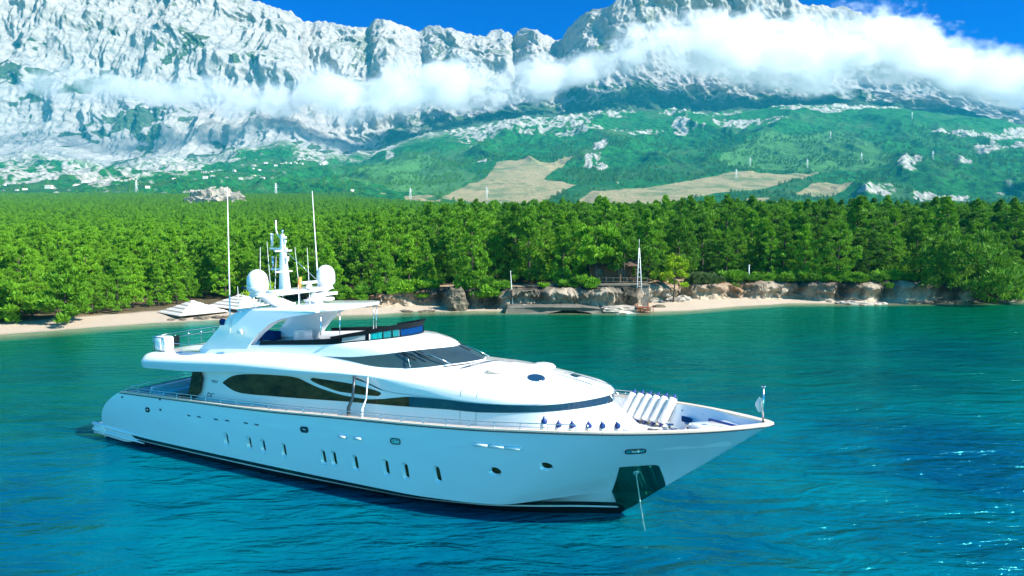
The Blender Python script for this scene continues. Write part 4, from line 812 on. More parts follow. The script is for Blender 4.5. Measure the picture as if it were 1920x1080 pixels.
# wipers
for (bx, by, bz, tx, ty, tz) in ((-8.35,-2.02,5.36,-8.65,-1.86,5.86), (-6.85,-1.32,5.52,-8.1,-1.60,5.92), (-6.0,.45,5.60,-7.2,.15,6.06)):
    mb = MB(); mb.tube([(bx, by, bz), ((bx + tx) / 2, (by + ty) / 2 - .02, (bz + tz) / 2 + .06), (tx, ty, tz)], .018, 6); ar = mb.build("wiper_arm", M_STEEL, wind)
    mb = MB(); mb.tube([(tx - .35, ty - .12, tz + .05), (tx + .45, ty - .02, tz - .20)], .022, 5); mb.tube([(tx - .2, ty + .0, tz + .08), (tx + .5, ty + .1, tz - .16)], .018, 5); mb.build("wiper_blade", M_BLACK, wind)
# flybridge windscreen: glazed lower part, black visor on top
rng_ = np.linspace(.16, 1, 80)
def flyrow(h, outw): P = R3(rng_); q = out3(P, 0); g = np.gradient(P[:, :2], axis=0); nn_ = np.stack([-g[:, 1], g[:, 0]], 1); nn_ /= np.linalg.norm(nn_, axis=1)[:, None] + 1e-9; q[:, :2] += nn_ * outw; k = (.42 + .58 * sstep(.16, .78, rng_)); q[:, 2] += h * k; return q
def flyband(name, h0, o0, h1, o1, mat, a=0, b=80, parent=yacht):
    V = np.vstack([flyrow(h0, o0)[a:b], flyrow(h1, o1)[a:b]]) * np.array([1, -1, 1]); return two_sided(V, [tuple(q) for q in grid_faces(2, b - a)], name, mat, parent)
fs_ = flyband("flybridge_screen", .0, -.02, .42, -.08, M_BLACK, 0, 38); flyband("teal_panel", .02, -.03, .42, -.08, M_TEAL, 38, 60, fs_); flyband("blue_cover_panel", .02, -.03, .42, -.08, M_CANVAS, 60, 80, fs_)
flyband("sun_visor", .34, -.02, .58, .10, M_BLACK, 20, 80, fs_); flyband("visor_underside", .36, -.02, .44, -.16, M_BLACK, 20, 80, fs_); flyband("lower_trim", -.03, .012, .05, .0, M_BLACK, 0, 80, fs_)
flyband("frosted_panel", .06, -.012, .34, -.06, M_GREY, 24, 36, fs_)
for k in (23, 37, 47, 54, 60):
    A = flyrow(0, .0)[k]; B = flyrow(.44, -.06)[k]
    for sgn in (-1, 1): mb = MB(); mb.tube([(A[0], sgn * A[1], A[2]), (B[0], sgn * B[1], B[2])], .03, 6); mb.build("screen_post", M_BLACK, fs_)
# helm console, seats and sofa inside the flybridge
mb = MB(); mb.box((-10.7, 0.5, 5.55), (.8, 1.6, .95), 0, .85); mb.build("helm_console", M_GEL, yacht, bevel=.08)
for y in (-.9, .35, 1.0): mb = MB(); mb.box((-11.9, y, 5.4), (.55, .5, .5)); mb.box((-12.2, y, 5.8), (.14, .5, .65)); mb.build("helm_seat", M_GEL, yacht, bevel=.06)
mb = MB(); mb.prism([(-16.6, .6), (-13.2, .6), (-13.2, 2.1), (-16.6, 2.1)], 5.05, 5.5, 2); mb.build("sofa", M_GEL, yacht, bevel=.07)
for x, y, s in ((-17.6, 1.5, .62), (-12.7, -1.85, .3)): mb = MB(); mb.box((x, y, 5.08 + .36), (s * 1.25, .6, .72)); mb.box((x, y, 5.08 + .36), (s * .08 + s * 1.25 * .2, .64, .74)); mb.build("deck_locker", M_GEL, yacht, bevel=.05)

# -- radar arch and hardtop
arch_poly = [(-20.5,5.15),(-19.95,5.55),(-19.1,6.35),(-18.5,6.90),(-18.1,7.10),(-17.3,7.22),(-16.0,7.30),(-14.2,7.36),(-13.2,7.42),(-13.2,7.34),(-13.6,7.27),(-14.3,7.17),(-15.2,6.98),(-15.9,6.70),(-16.5,6.25),(-16.95,5.80),(-17.25,5.42)]
for sgn in (-1, 1):
    V = []; m_ = len(arch_poly)
    for inn in (0, 1):
        for (x, z) in arch_poly:
            t = float(np.clip((z - 5.2) / 2.1, 0, 1)); y = 2.50 - .26 * t ** 2 - inn * (.30 + .25 * t); V.append((x, sgn * y, z))
    mb = MB(); mb.add(V, [(i, (i + 1) % m_, (i + 1) % m_ + m_, i + m_) for i in range(m_)]); 
    tri = geometry.tessellate_polygon([[Vector((x, z, 0)) for x, z in arch_poly]]); mb.add(V[:m_], tri); mb.add(V[m_:], tri); mb.build("radar_arch_leg", M_GEL, yacht, bevel=.05, seg=3)
mb = MB(); ht = [(-18.2,-2.15),(-17,-2.22),(-13.6,-2.12),(-12.9,-1.9),(-12.5,-1.3),(-12.42,0),(-12.5,1.3),(-12.9,1.9),(-13.6,2.12),(-17,2.22),(-18.2,2.15)]
for lv in (0,):
    V = [(x, y, 7.10 + .05 * (x + 18.2) + .02) for x, y in ht] + [(x, y, 7.26 + .05 * (x + 18.2)) for x, y in ht]; m_ = len(ht); mb.add(V, [(i, (i + 1) % m_, (i + 1) % m_ + m_, i + m_) for i in range(m_)] + [tuple(range(m_))[::-1], tuple(range(m_, 2 * m_))])
hard = mb.build("hardtop", M_GEL, yacht, bevel=.06, seg=3)
for x, y in ((-13.3, -1.85), (-13.3, 1.85), (-12.7, -1.3), (-12.7, 1.3)):
    zf = float(R3(np.interp(x, [-20.3, -12.4, -9.4], [0, .36, 1]))[0][2]); mb = MB(); mb.tube([(x, y, zf - .3), (x + .05, y, 7.4)], .024, 8); mb.build("hardtop_post", M_STEEL, hard)
# wings that carry the domes
for sgn in (-1, 1):
    V = []
    for (x, y, z, w_, t_) in ((-16.3, .80, 7.22, .30, .46), (-16.4, 1.35, 7.56, .27, .34), (-16.6, 2.0, 7.93, .27, .20), (-16.65, 2.42, 8.0, .30, .12)):
        V += [(x - w_, sgn * (y - t_ * .4), z + t_ * .6), (x + w_, sgn * (y - t_ * .4), z + t_ * .6), (x + w_, sgn * (y + t_ * .4), z - t_ * .4), (x - w_, sgn * (y + t_ * .4), z - t_ * .4)]
    mb = MB(); mb.add(V, [(i * 4 + k, i * 4 + (k + 1) % 4, i * 4 + 4 + (k + 1) % 4, i * 4 + 4 + k) for i in range(3) for k in range(4)] + [(0, 1, 2, 3), (12, 15, 14, 13)]); mb.build("dome_wing", M_GEL, hard, bevel=.04)
    Mx = Matrix.Translation((-16.65, sgn * 2.25, 8.0)); mb = MB()
    mb.lathe([(0, 0), (.30, 0), (.34, .05), (.34, .12), (.40, .17), (.46, .24), (.475, .34), (.475, .62), (.455, .78), (.40, .93), (.31, 1.05), (.19, 1.13), (.07, 1.165), (0, 1.17)], 32, Mx); dm = mb.build("radar_dome", M_GEL, yacht, label=None)
    mb = MB(); mb.lathe([(.478, .335), (.484, .34), (.484, .36), (.478, .365)], 32, Mx); mb.build("dome_seam", M_TRIM if False else M_GEL, dm)
mb = MB(); mb.prism([(-17.0, 7.92), (-16.0, 7.92), (-15.9, 8.06), (-16.1, 8.12), (-17.1, 8.12)], -1.5, 1.6, 1); mb.build("cross_beam", M_GEL, hard, bevel=.04)
for y in (-1.35, 1.2): mb = MB(); mb.box((-16.5, y, 7.75), (.22, .14, .5), 0, 1.1); mb.build("beam_strut", M_GEL, hard, bevel=.03)
mb = MB(); mb.lathe([(.30, 0), (.30, .12), (.10, .14), (0, .14)], 24, Matrix.Translation((-15.3, .9, 7.55))); mb.box((-15.2, .55, 7.86), (.25, 1.6, .14)); mb.build("radar_scanner", M_GEL, hard, bevel=.02)
mb = MB(); mb.lathe([(0, 0), (.14, 0), (.14, .2), (0, .22)], 16, Matrix.Translation((-15.9, .25, 8.12))); mb.box((-15.9, .25, 8.43), (.2, .95, .13)); mb.build("radar_bar", M_GEL, hard, bevel=.03)
mb = MB(); mb.lathe([(0, 0), (.085, 0), (.085, .55), (0, .57)], 14, Matrix.Translation((-16.05, -.25, 8.14)) @ Matrix.Rotation(R(-6), 4, 'X')); mb.build("orange_canister", M_ORANGE, hard)
# mast
mast = None; mb = MB(); mb.add([(-17.25+a*.20, b*.2, 8.05) for a, b in ((-1,-1),(1,-1),(1,1),(-1,1))] + [(-17.3+a*.11, b*.12, 9.9) for a, b in ((-1,-1),(1,-1),(1,1),(-1,1))] + [(-17.32+a*.08, b*.08, 10.75) for a, b in ((-1,-1),(1,-1),(1,1),(-1,1))],
  [(0,1,5,4),(1,2,6,5),(2,3,7,6),(3,0,4,7),(4,5,9,8),(5,6,10,9),(6,7,11,10),(7,4,8,11),(8,9,10,11)]); mast = mb.build("mast", M_GEL, yacht, bevel=.02)
for z, a, b in ((9.03, -.75, .30), (10.05, -.78, .30)): mb = MB(); mb.box((-17.3 + (a + b) / 2 - .05, 0, z), (b - a, .14, .10)); mb.box((-17.3, 0, z - .1), (.1, 1.1, .08)); mb.build("spreader", M_GEL, mast, bevel=.02)
for z, x, r, h_ in ((9.45, -17.02, .07, .14), (9.62, -17.02, .09, .05), (10.35, -17.12, .06, .12), (10.55, -17.12, .07, .1), (10.78, -17.3, .05, .22), (10.15, -18.02, .06, .55), (10.7, -18.02, .085, .10), (9.1, -18.0, .05, .5), (9.6, -18.0, .07, .07)):
    mb = MB(); mb.lathe([(0, 0), (r, 0), (r, h_), (0, h_)], 12, Matrix.Translation((x, 0, z))); mb.build("navigation_light" if h_ < .3 else "sensor_pole", M_GEL if r > .05 else M_STEEL, mast)
mb = MB(); mb.tube([(-17.4, 0, 10.55), (-17.62, 0, 10.72), (-17.72, 0, 10.95), (-17.72, 0, 11.45)], .035, 8); mb.build("mast_horn", M_GEL, mast)
mb = MB(); mb.tube([(-17.2, .05, 9.95), (-15.9, 1.3, 8.15)], .016, 5); mb.build("stay_wire", M_STEEL, mast)
# whip antennas
for (x, y, z0_, tx, tz, r) in ((-18.35,-2.42,5.6,-18.2,12.95,.032),(-16.9,1.95,8.1,-17.15,12.95,.032),(-17.9,-1.0,7.2,-17.75,10.15,.016),(-17.6,.2,7.2,-17.7,10.1,.016),(-17.3,1.1,7.2,-17.6,10.1,.016),(-16.2,.6,7.3,-16.3,10.1,.016),(-18.3,-1.9,7.1,-18.35,8.3,.016),(-18.0,-.2,8.1,-18.15,10.4,.014),(-17.7,-.2,8.1,-17.55,9.8,.012),(-16.0,-.35,7.3,-16.0,8.35,.02)):
    mb = MB(); mb.tube([(x, y, z0_), (x + (tx - x) * .12, y, z0_ + (tz - z0_) * .12), (x + (tx - x) * .35, y, z0_ + (tz - z0_) * .35), (tx, y, tz)], [r * 1.25, r * 1.1, r * .9, r * .5], 7); mb.lathe([(0, 0), (r * 2.2, 0), (r * 2.2, .10), (r * 1.2, .16)], 10, Matrix.Translation((x, y, z0_ - .03))); mb.build("antenna", M_GEL, yacht)
# deck light on the arch
mb = MB(); mb.lathe([(0, 0), (.12, 0), (.16, .10), (.16, .22), (0, .24)], 14, Matrix.Translation((-18.75, -2.35, 6.62)) @ Matrix.Rotation(R(-90), 4, 'Y')); mb.build("arch_floodlight", M_CANVAS, yacht)
mb = MB(); mb.box((-17.55, -2.56, 6.28), (.35, .10, .22), 0, .7); mb.build("side_light", M_GEL, yacht, bevel=.03)

# -- aft upper deck: rails, raft canister, table
M_RAILS = M_STEEL
for pts in ([(-23.6,-2.65,5.35),(-20.6,-2.55,5.42)], [(-23.7,-2.6,5.35),(-23.9,-1.2,5.38),(-23.9,1.2,5.38),(-23.7,2.6,5.35),(-20,2.6,5.62)], [(-23.7,-2.6,5.60),(-23.9,-1.2,5.62),(-23.9,1.2,5.62),(-23.7,2.6,5.60),(-20,2.6,5.85)], [(-23.6,-2.65,5.60),(-22.6,-2.65,5.62)]):
    mb = MB(); mb.tube(pts, .018, 6); rl = mb.build("aft_rail", M_RAILS, yacht)
    L = len(pts)
    for i in range(L - 1):
        for t in (0, .33, .66):
            q = Vector(pts[i]).lerp(Vector(pts[i + 1]), t); mb = MB(); mb.tube([(q.x, q.y, 4.9), q], .014, 6); mb.build("post", M_RAILS, rl)
for x, y in ((-23.2, -2.35),):
    mb = MB(); mb.box((x, y, 5.28), (.78, .62, .72)); rf = mb.build("life_raft", M_GEL, yacht, bevel=.13, seg=3); mb = MB(); mb.box((x - .02, y - .325, 5.28), (.42, .04, .56)); mb.build("raft_label", M_GEL, rf, bevel=.015)
mb = MB(); mb.box((-23.75, -1.7, 5.2), (.12, 1.2, .55)); mb.build("dark_locker", M_BLACK, yacht, bevel=.02)
mb = MB(); mb.box((-20.9, 1.9, 5.28), (2.2, .5, .5)); mb.build("aft_bench", M_CANVAS, yacht, bevel=.05)
mb = MB(); mb.box((-21.9, .6, 5.42), (1.1, .8, .06)); mb.box((-21.9, .6, 5.17), (.2, .2, .48)); mb.build("aft_table", M_GREY, yacht, bevel=.02)
mb = MB(); mb.tube([(-21.0, 1.6, 4.95), (-21.2, 1.6, 7.6), (-21.9, 1.5, 7.85)], .03, 8); mb.build("davit_pole", M_STEEL, yacht)
mb = MB(); mb.tube([(-21.9, 1.5, 7.86), (-20.9, 1.7, 7.58)], .05, 8); mb.build("furled_awning", M_CANVAS, yacht)
mb = MB(); mb.tube([(-22.4, 1.9, 5.62), (-22.5, 1.9, 5.9), (-22.6, 1.9, 6.6)], [.03, .04, .055], 8); mb.build("ensign_staff", M_GEL, yacht)

# -- cockpit aft of the saloon
mb = MB(); mb.add([(-25.3, -2.9, 2.75), (-25.3, 2.9, 2.75), (-25.6, 2.9, 1.7), (-25.6, -2.9, 1.7)], [(0, 1, 2, 3)]); mb.tube([(-25.2, -2.9, 2.95), (-25.2, 2.9, 2.95)], .02, 6); mb.build("transom_rail", M_HULL, yacht)
mb = MB(); mb.box((-24.4, 0, 2.25), (.8, 4.2, .5)); mb.box((-24.75, 0, 2.55), (.2, 4.2, .5)); mb.build("cockpit_sofa", M_GEL, yacht, bevel=.06)
mb = MB(); mb.box((-21.35, -2.78, 2.55), (.26, .3, .75), 0, 1.5); mb.build("cockpit_bollard", M_BLACK, yacht, bevel=.03)
mb = MB(); mb.prism([(-21.5, 2.55), (-20.9, 3.1), (-20.5, 4.32), (-20.2, 4.4), (-19.9, 3.9), (-20.1, 3.2), (-20.6, 2.75)], -2.84, -2.76, 1); mb.build("aft_quarter_window", M_GLASS, yacht)
mb = MB(); mb.prism([(-21.5, 2.55), (-20.9, 3.1), (-20.5, 4.32), (-20.2, 4.4), (-19.9, 3.9), (-20.1, 3.2), (-20.6, 2.75)], 2.76, 2.84, 1); mb.build("aft_quarter_window", M_GLASS, yacht)

# -- pillars at the side door, door seam
for sgn in (-1, 1):
    for x, mat_ in ((-10.55, M_TRIM), (-9.85, M_GEL)):
        zs_ = float(sheer(x)[0][0]); mb = MB(); mb.tube([(x - .08, sgn * 3.22, zs_ - .25), (x - .06, sgn * 3.22, zs_ + .35), (x + .06, sgn * 3.1, zs_ + .75), (x + .08, sgn * 2.98, 4.98)], [.09, .08, .055, .06] if mat_ is M_TRIM else [.06, .055, .03, .03], 8); mb.build("side_pillar", mat_, yacht)
    for xa in (-5.55, -4.85):
        s_ = float(s_of_x(xa)); mb = MB(); zz = np.linspace(3.25, 4.40, 8); mb.tube([tuple(wall(s_, z, .004)[0] * np.array([1, -sgn, 1])) for z in zz], .007, 4); mb.build("door_seam", M_TRIM, deckhouse)
        b_ = [body_section(xa)[k] for k in range(1, 9)]; mb = MB(); mb.tube([(xa, sgn * (q[0] + .004), q[1]) for q in b_], .006, 4); mb.build("door_seam", M_TRIM, deckhouse)

# -- coachroof: hatches, rails, vents
RB = BVHTree.FromPolygons([Vector(v.co) for v in upper.data.vertices], [tuple(p.vertices) for p in upper.data.polygons])
def roof(x, y):
    h_ = RB.ray_cast(Vector((x, y, 9)), Vector((0, 0, -1))); return (h_[0], h_[1]) if h_[0] else (Vector((x, y, 5)), Vector((0, 0, 1)))
for (x, y) in ((-3.15, -.95), (-1.95, .50)):
    p, nn_ = roof(x, y); nn_ = nn_ if nn_.z > 0 else -nn_; Mx = Matrix.Translation(p) @ nn_.to_track_quat('Z', 'Y').to_matrix().to_4x4()
    mb = MB(); mb.lathe([(.30, -.03), (.31, .02), (.34, .02), (.36, .0), (.36, -.04)], 32, Mx); hb = mb.build("roof_hatch", M_STEEL, yacht); mb = MB(); mb.lathe([(0, .022), (.2, .022), (.31, .015)], 32, Mx); mb.build("hatch_glass", M_BGLASS, hb)
for y in (-.28, .42):
    xs2 = np.linspace(-2.5, -.52 if abs(y) < .3 else -.56, 16); mb = MB(); pts = []
    for x in xs2: p, _ = roof(x, y); pts.append((x, y, p.z + .07))
    pts = [(xs2[0], y, pts[0][2] - .07)] + pts + [(-.22, y, 4.55), (-.12, y, 4.28)]; mb.tube(pts, .016, 6); mb.build("grab_rail", M_STEEL, yacht)
mb = MB(); pts = [roof(x, y)[0] + Vector((0, 0, .012)) for x, y in ((-6.35, -1.35), (-6.1, -.9), (-5.75, -.3), (-5.5, .3))]; mb.tube(pts, [.02, .05, .05, .015], 6); mb.build("roof_vent", M_TRIM, yacht)
mb = MB(); pts = [roof(x, y)[0] + Vector((0, 0, d)) for x, y, d in ((-5.15, -1.5, .02), (-4.95, -1.42, .10), (-4.7, -1.36, .07), (-4.3, -1.2, .01), (-3.6, -.95, .0))]; mb.tube(pts, [.02, .09, .06, .02, .008], 8); mb.build("cover_fold", M_CAP, yacht)
for x0_, x1_, y0_, y1_, nm in ((-4.9, -3.75, -1.25, 1.25, "sun_pad_panel"), (-1.9, -1.0, -.62, .62, "roof_panel")):
    G = []; 
    for i in range(12):
        for j in range(14):
            tx, ty = i / 11, j / 13; x = x0_ + (x1_ - x0_) * tx; y = y0_ + (y1_ - y0_) * ty; e_ = min(tx, 1 - tx, ty, 1 - ty); G.append((x, y, roof(x, y)[0].z + (.045 if e_ > .06 else -.01)))
    mb = MB(); mb.add(G, [tuple(q) for q in grid_faces(12, 14)], True); mb.build(nm, M_GEL, yacht, autosm=30)
mb = MB()
for y in (-1.62, 1.62): mb.tube([roof(x, y)[0] + Vector((0, 0, .004)) for x in np.linspace(-5.6, -2.6, 12)], .009, 4)
mb.tube([roof(-2.75, y)[0] + Vector((0, 0, .004)) for y in np.linspace(-1.62, 1.62, 14)], .009, 4); mb.build("roof_seam", M_GREY, yacht)
mb = MB(); p, _ = roof(-3.9, 1.35); mb.lathe([(.0, .10), (.25, .09), (.45, .04), (.55, -.06)], 24, Matrix.Translation(p)); mb.build("sun_pad", M_GEL, yacht)
mb = MB(); mb.box((.75, -.9, 3.42), (.85, .9, .75)); mb.build("foredeck_locker", M_GEL, yacht, bevel=.06)
mb = MB(); mb.add([tuple(wall(s_, z, .02)[0] * np.array([1, -1, 1])) for s_, z in ((.93, 4.0), (.985, 4.05), (.95, 4.3))], [(0, 1, 2)]); mb.build("warning_triangle", M_CAP, yacht)

# -- bow gear
def bollard(x, y, z, s=1.0):
    mb = MB(); mb.lathe([(0, 0), (.08 * s, 0), (.07 * s, .05 * s), (.045 * s, .12 * s), (.045 * s, .20 * s), (.10 * s, .22 * s), (.10 * s, .25 * s), (0, .26 * s)], 14, Matrix.Translation((x, y, z))); return mb
for x, y in ((1.75, -.55), (1.75, .5)):
    z = float(sheer(x)[0][0]) - .82; mb = bollard(x, y, z, 1.7); mb.tube([(x - .3, y, z + .25), (x + .3, y, z + .25)], .035, 6); mb.box((x, y, z + .1), (.5, .4, .22)); mb.build("windlass", M_STEEL, yacht, bevel=.012)
for x, y, s in ((1.2, -1.35, 1.5), (2.35, -.75, 1.6), (2.35, .8, 1.4), (2.0, 0, 1.2)): bollard(x, y, float(sheer(x)[0][0]) - .75, s).build("bollard", M_STEEL, yacht)
mb = MB(); mb.box((1.55, .1, 3.24), (1.5, 1.7, .04)); mb.build("anchor_well_mat", M_TRIM, yacht)
for x, y in ((2.2, 1.45), (3.3, 1.05)): mb = MB(); mb.box((x, y, float(sheer(x)[0][0]) - .45), (.5, .10, .22), R(-24)); mb.build("bulwark_fairlead", M_CANVAS, yacht, bevel=.03)
for x in (.2, 1.9, 2.8, 3.4, 4.2): s_ = sheer(x)[0]; mb = MB(); mb.lathe([(0, 0), (.035, 0), (.03, .04), (0, .05)], 10, Matrix.Translation((x, s_[1] - .30, s_[0] - .22)) @ Matrix.Rotation(R(90), 4, 'X')); mb.build("scupper", M_TRIM, yacht)
mb = MB(); mb.tube([(5.14, 0, 4.28), (5.12, 0, 5.55)], .033, 10); mb.lathe([(0, 0), (.085, 0), (.085, .035), (0, .04)], 14, Matrix.Translation((5.12, 0, 5.55))); jack = mb.build("jack_staff", M_STEEL, yacht)
mb = MB(); fl_ = []
for i in range(5):
    for j in range(6): fl_.append((5.08 - .24 * (i / 4) * (1 - abs(j / 5 - .45) * 1.1), .05 * math.sin(i * 1.6 + j * .5) , 4.62 + .52 * j / 5 + .04 * i / 4))
mb.add(fl_, [tuple(q) for q in grid_faces(5, 6)], True); mb.build("pennant", M_FEND, jack)
# -- fittings on the hull side
def basis(u, v, sgn=1):
    p = hullp(u, v); a = hullp(u + .002, v) - p; a /= np.linalg.norm(a); n_ = hullp(u, v, 1.0) - p; b = np.cross(a, n_); b /= np.linalg.norm(b); b = b if b[2] > 0 else -b
    S = np.array([1, sgn, 1]); return p * S, a * S, b * S, n_ * S
for sgn in (1, -1):
    for (u, v, w_, h_) in ((.097,.671,.31,.22),(.435,.732,.42,.23),(.591,.727,.46,.22),(.894,.724,.72,.25)):
        p, a, b, n_ = basis(u, v, sgn); pts = []; pl = []
        for k in range(20):
            an = 2 * math.pi * k / 20; r = h_ / 2; x_ = math.cos(an) * r + (w_ / 2 - r) * (1 if math.cos(an) > 0 else -1); y_ = math.sin(an) * r; pts.append(p + a * x_ + b * y_ + n_ * .012); pl.append(p + a * x_ + b * y_ + n_ * .008)
        mb = MB(); mb.tube(pts + pts[:1], .024, 6, caps=False); fr = mb.build("fairlead", M_TRIM, yacht); mb = MB(); mb.add(pl, [tuple(range(20))]); mb.build("fairlead_plate", M_TRIM if u < .55 else M_STEEL, fr)
        mb = MB(); mb.tube([p + n_ * .03 - a * w_ * .22, p + n_ * .05 + b * .03, p + n_ * .03 + a * w_ * .24], .03, 6); mb.build("roller", M_STEEL, fr)
    for (u, v, w_) in ((.507,.699,.42),(.533,.705,.42),(.708,.794,.62),(.730,.786,.62),(.751,.777,.62)):
        p, a, b, n_ = basis(u, v, sgn); mb = MB(); mb.tube([p - a * w_ / 2, p - a * w_ * .45 + n_ * .03, p + a * w_ * .45 + n_ * .03, p + a * w_ / 2], [.01, .075, .07, .01], 10); mb.build("air_scoop", M_GEL, yacht)
    for (u, v, w_) in ((.024,.87,.16),(.11,.945,.16),(.127,.718,.14)):
        p, a, b, n_ = basis(u, v, sgn); mb = MB(); q = [p + a * i * w_ / 2 + b * j * .05 + n_ * .006 for i, j in ((-1,-1),(1,-1),(1,1),(-1,1))]; mb.add(q, [(0,1,2,3)]); mb.build("hull_outlet", M_TRIM, yacht)
# mirror-polished plate round the stem under the anchor
pu = [(.904,.464),(.9235,.462),(.9435,.458),(.950,.435),(.985,.19),(.9995,.085),(.9995,.0),(.946,.0)]
U_, V_ = np.meshgrid(np.linspace(.90, .9995, 34), np.linspace(0, .47, 24)); k_ = in_poly(U_, V_, pu); gv = [Vector((a, b)) for a, b in zip(U_[k_], V_[k_])]
bd = []
for i in range(len(pu)):
    for t in np.linspace(0, 1, 9)[:-1]: bd.append(Vector((pu[i][0] * (1 - t) + pu[(i + 1) % len(pu)][0] * t, pu[i][1] * (1 - t) + pu[(i + 1) % len(pu)][1] * t)))
ov, oe, of, *_ = geometry.delaunay_2d_cdt(bd + gv, [(i, (i + 1) % len(bd)) for i in range(len(bd))], [], 1, 1e-5)
P_ = [hullp(float(q[0]), float(q[1]), .012) if q[0] < .99 else hullp(float(q[0]), float(q[1])) + np.array([.012, -.008, 0]) for q in ov]; pl_ = two_sided(np.array(P_), [tuple(f) for f in of], "anchor_plate", M_DKSTEEL)
G = []
for r_ in range(6):
    t = r_ / 5
    for k in range(14):
        xl = -.11 + .14 * t; zt_ = 1.15 * (1 - t) + .30 * t; xst = 1.257 * zt_; x = xl + (xst - xl) * k / 13; cz, cy_ = chine(x)[0]; cz = min(cz, zt_ + .3)
        z = cz * (1 - t) + .30 * t; ylow = max(0, float(low36(min(x, .45))[0])) if x < .45 else 0
        y = cy_ * (1 - t) + ylow * t; x2 = min(x, 1.257 * z); G.append((x2 + .012, -(y + .014 if k < 13 else 0), z))
two_sided(np.array(G), [tuple(q) for q in grid_faces(6, 14)], "anchor_plate_foot", M_DKSTEEL, pl_)
p, a, b, n_ = basis(.936, .335); mb = MB(); mb.tube([p + n_ * .02 + (a * math.cos(t) + b * math.sin(t)) * .11 for t in np.linspace(0, 6.283, 16)], .022, 6, False); mb.tube([p + n_ * .05 + (a * math.cos(t) + b * math.sin(t)) * .07 for t in np.linspace(0, 6.283, 14)], .018, 6, False); mb.build("hawse_ring", M_STEEL, pl_)
hw = Matrix.Rotation(R(YROT), 4, 'Z')
def world(q): return Vector(YP) + hw @ Vector(q)
# ------------------------------------------------------------------ anchor chain and fenders: things of their own
c0_ = Vector(tuple(p + n_ * .05)); c1_ = Vector((1.36, -1.05, -.25)); mb = MB(); N_ = 44
for i in range(N_):
    t = i / (N_ - 1); q = c0_.lerp(c1_, t) + Vector((0, 0, -.12 * math.sin(math.pi * t))); d = (c1_ - c0_).normalized(); s1 = d.cross(Vector((0, 1, 0))).normalized(); s2 = d.cross(s1); sd = s1 if i % 2 else s2
    mb.tube([q + d * 0.048 * math.cos(k) + sd * .02 * math.sin(k) for k in np.linspace(0, 6.283, 9)], .0075, 5, False)
mb.build("anchor_chain", M_STEEL, None, label="galvanised anchor chain running from the polished bow plate down into the water", cat="chain", loc=YP, rot=(0, 0, R(YROT)))
order = ['aftmost', 'second from aft', 'third from aft', 'fourth from aft', 'fifth from aft', 'foremost']
def fender(base, top, label, group, r=.17):
    base = Vector(base); top = Vector(top); ax = (top - base); L = ax.length; q_ = ax.to_track_quat('Z', 'Y'); e = put("fender", None, None, None, label, "fender", group, loc=world(base)); e.rotation_mode = 'QUATERNION'; e.rotation_quaternion = hw.to_quaternion() @ q_
    mb = MB(); mb.lathe([(r * .62, .10), (r * .92, .15), (r, .24), (r, L * .47), (r * .95, L * .5), (r, L * .53), (r, L - .24), (r * .9, L - .15), (r * .6, L - .10)], 20); mb.build("cover", M_FEND, e)
    for z0_, sg in ((.12, -1), (L - .12, 1)): mb = MB(); mb.lathe([(r * .70, 0), (r * .55, sg * .05), (r * .26, sg * .11), (r * .2, sg * .20), (0, sg * .22)], 16, Matrix.Translation((0, 0, z0_))); mb.build("end_cap", M_BLUE, e)
    return e
for k in range(6):
    x = -.55 + k * .36; s_ = sheer(x + .25)[0]; fender((x - .10, s_[1] - .95 + .0 * k, s_[0] - .80), (x + .28, s_[1] - .22, s_[0] + .30), f"white covered fender leaning on the port bow rail, {order[k]} of the six", "fenders leaning on the port bow rail")
for k, x in enumerate((-1.95, -1.42, -.93, -.35, .12, .62)):
    s_ = sheer(x)[0]; yb_ = .36 + .45 * max(0, (x + 1.2) / 1.8); e = fender((x, s_[1] * -1 + yb_, s_[0] - .66), (x, -s_[1] + .30, s_[0] + (.36 if k == 0 else .24)), f"blue topped fender standing inside the starboard bow rail, {order[k]} of the six", "fenders standing inside the starboard rail", .15)
    mb = MB(); mb.lathe([(.0, -.05), (.09, -.03), (.12, .04), (.105, .11), (.05, .18), (.03, .25), (0, .26)], 16, Matrix.Translation((0, 0, (Vector((x, -s_[1] + .30, s_[0] + (.36 if k == 0 else .24))) - Vector((x, -s_[1] + yb_, s_[0] - .66))).length - .14))); mb.build("blue_hood", M_BLUE, e)
# ------------------------------------------------------------------ things on the shore
def gpos(px, s, dz=0.0):
    D = float(depth_of_ground(shore_y(px))) + s; z = float(ground_z(np.array([float(px)]), np.array([D]), False)[0][0]); return ((px - 960) / F_PX * D, D, z + dz)
def rock_mesh(seed, sx, sy, sz, det=4, rough=.32, flat=0.0):
    bm = bmesh.new(); bmesh.ops.create_icosphere(bm, subdivisions=det, radius=1.0); P = np.array([v.co[:] for v in bm.verts]); F_ = np.array([[v.index for v in f.verts] for f in bm.faces]); bm.free()
    r = 1 + rough * (ridged(P[:, 0] * 1.3 + seed * 3.1, P[:, 2] * 1.7 + P[:, 1] * .9, 4, seed) - .4) * 1.3 + rough * .8 * fbm(P[:, 0] * 2 + P[:, 2], P[:, 1] * 2 - seed, 4, seed + 9)
    P = P * r[:, None]; P[:, 2] = np.clip(P[:, 2], -.6, .75 - flat) if flat else P[:, 2]
    return mesh_np("rock", P * np.array([sx, sy, sz]), F_, False)
n = NT("shore_rock"); cw = n.coord(kind='World'); f1 = n.noise(1.1, 7, 0.7, n.coord((1, 1, 2.5), 'World')); c = n.mix(n.rng(f1, .36, .6), (0.03, 0.027, 0.02), (0.19, 0.16, 0.115)); n.pbr(c, .9, 0, n.bump(n.noise(5, 7, .7, cw), .6, .15), IOR=1.3); M_ROCK = n.m
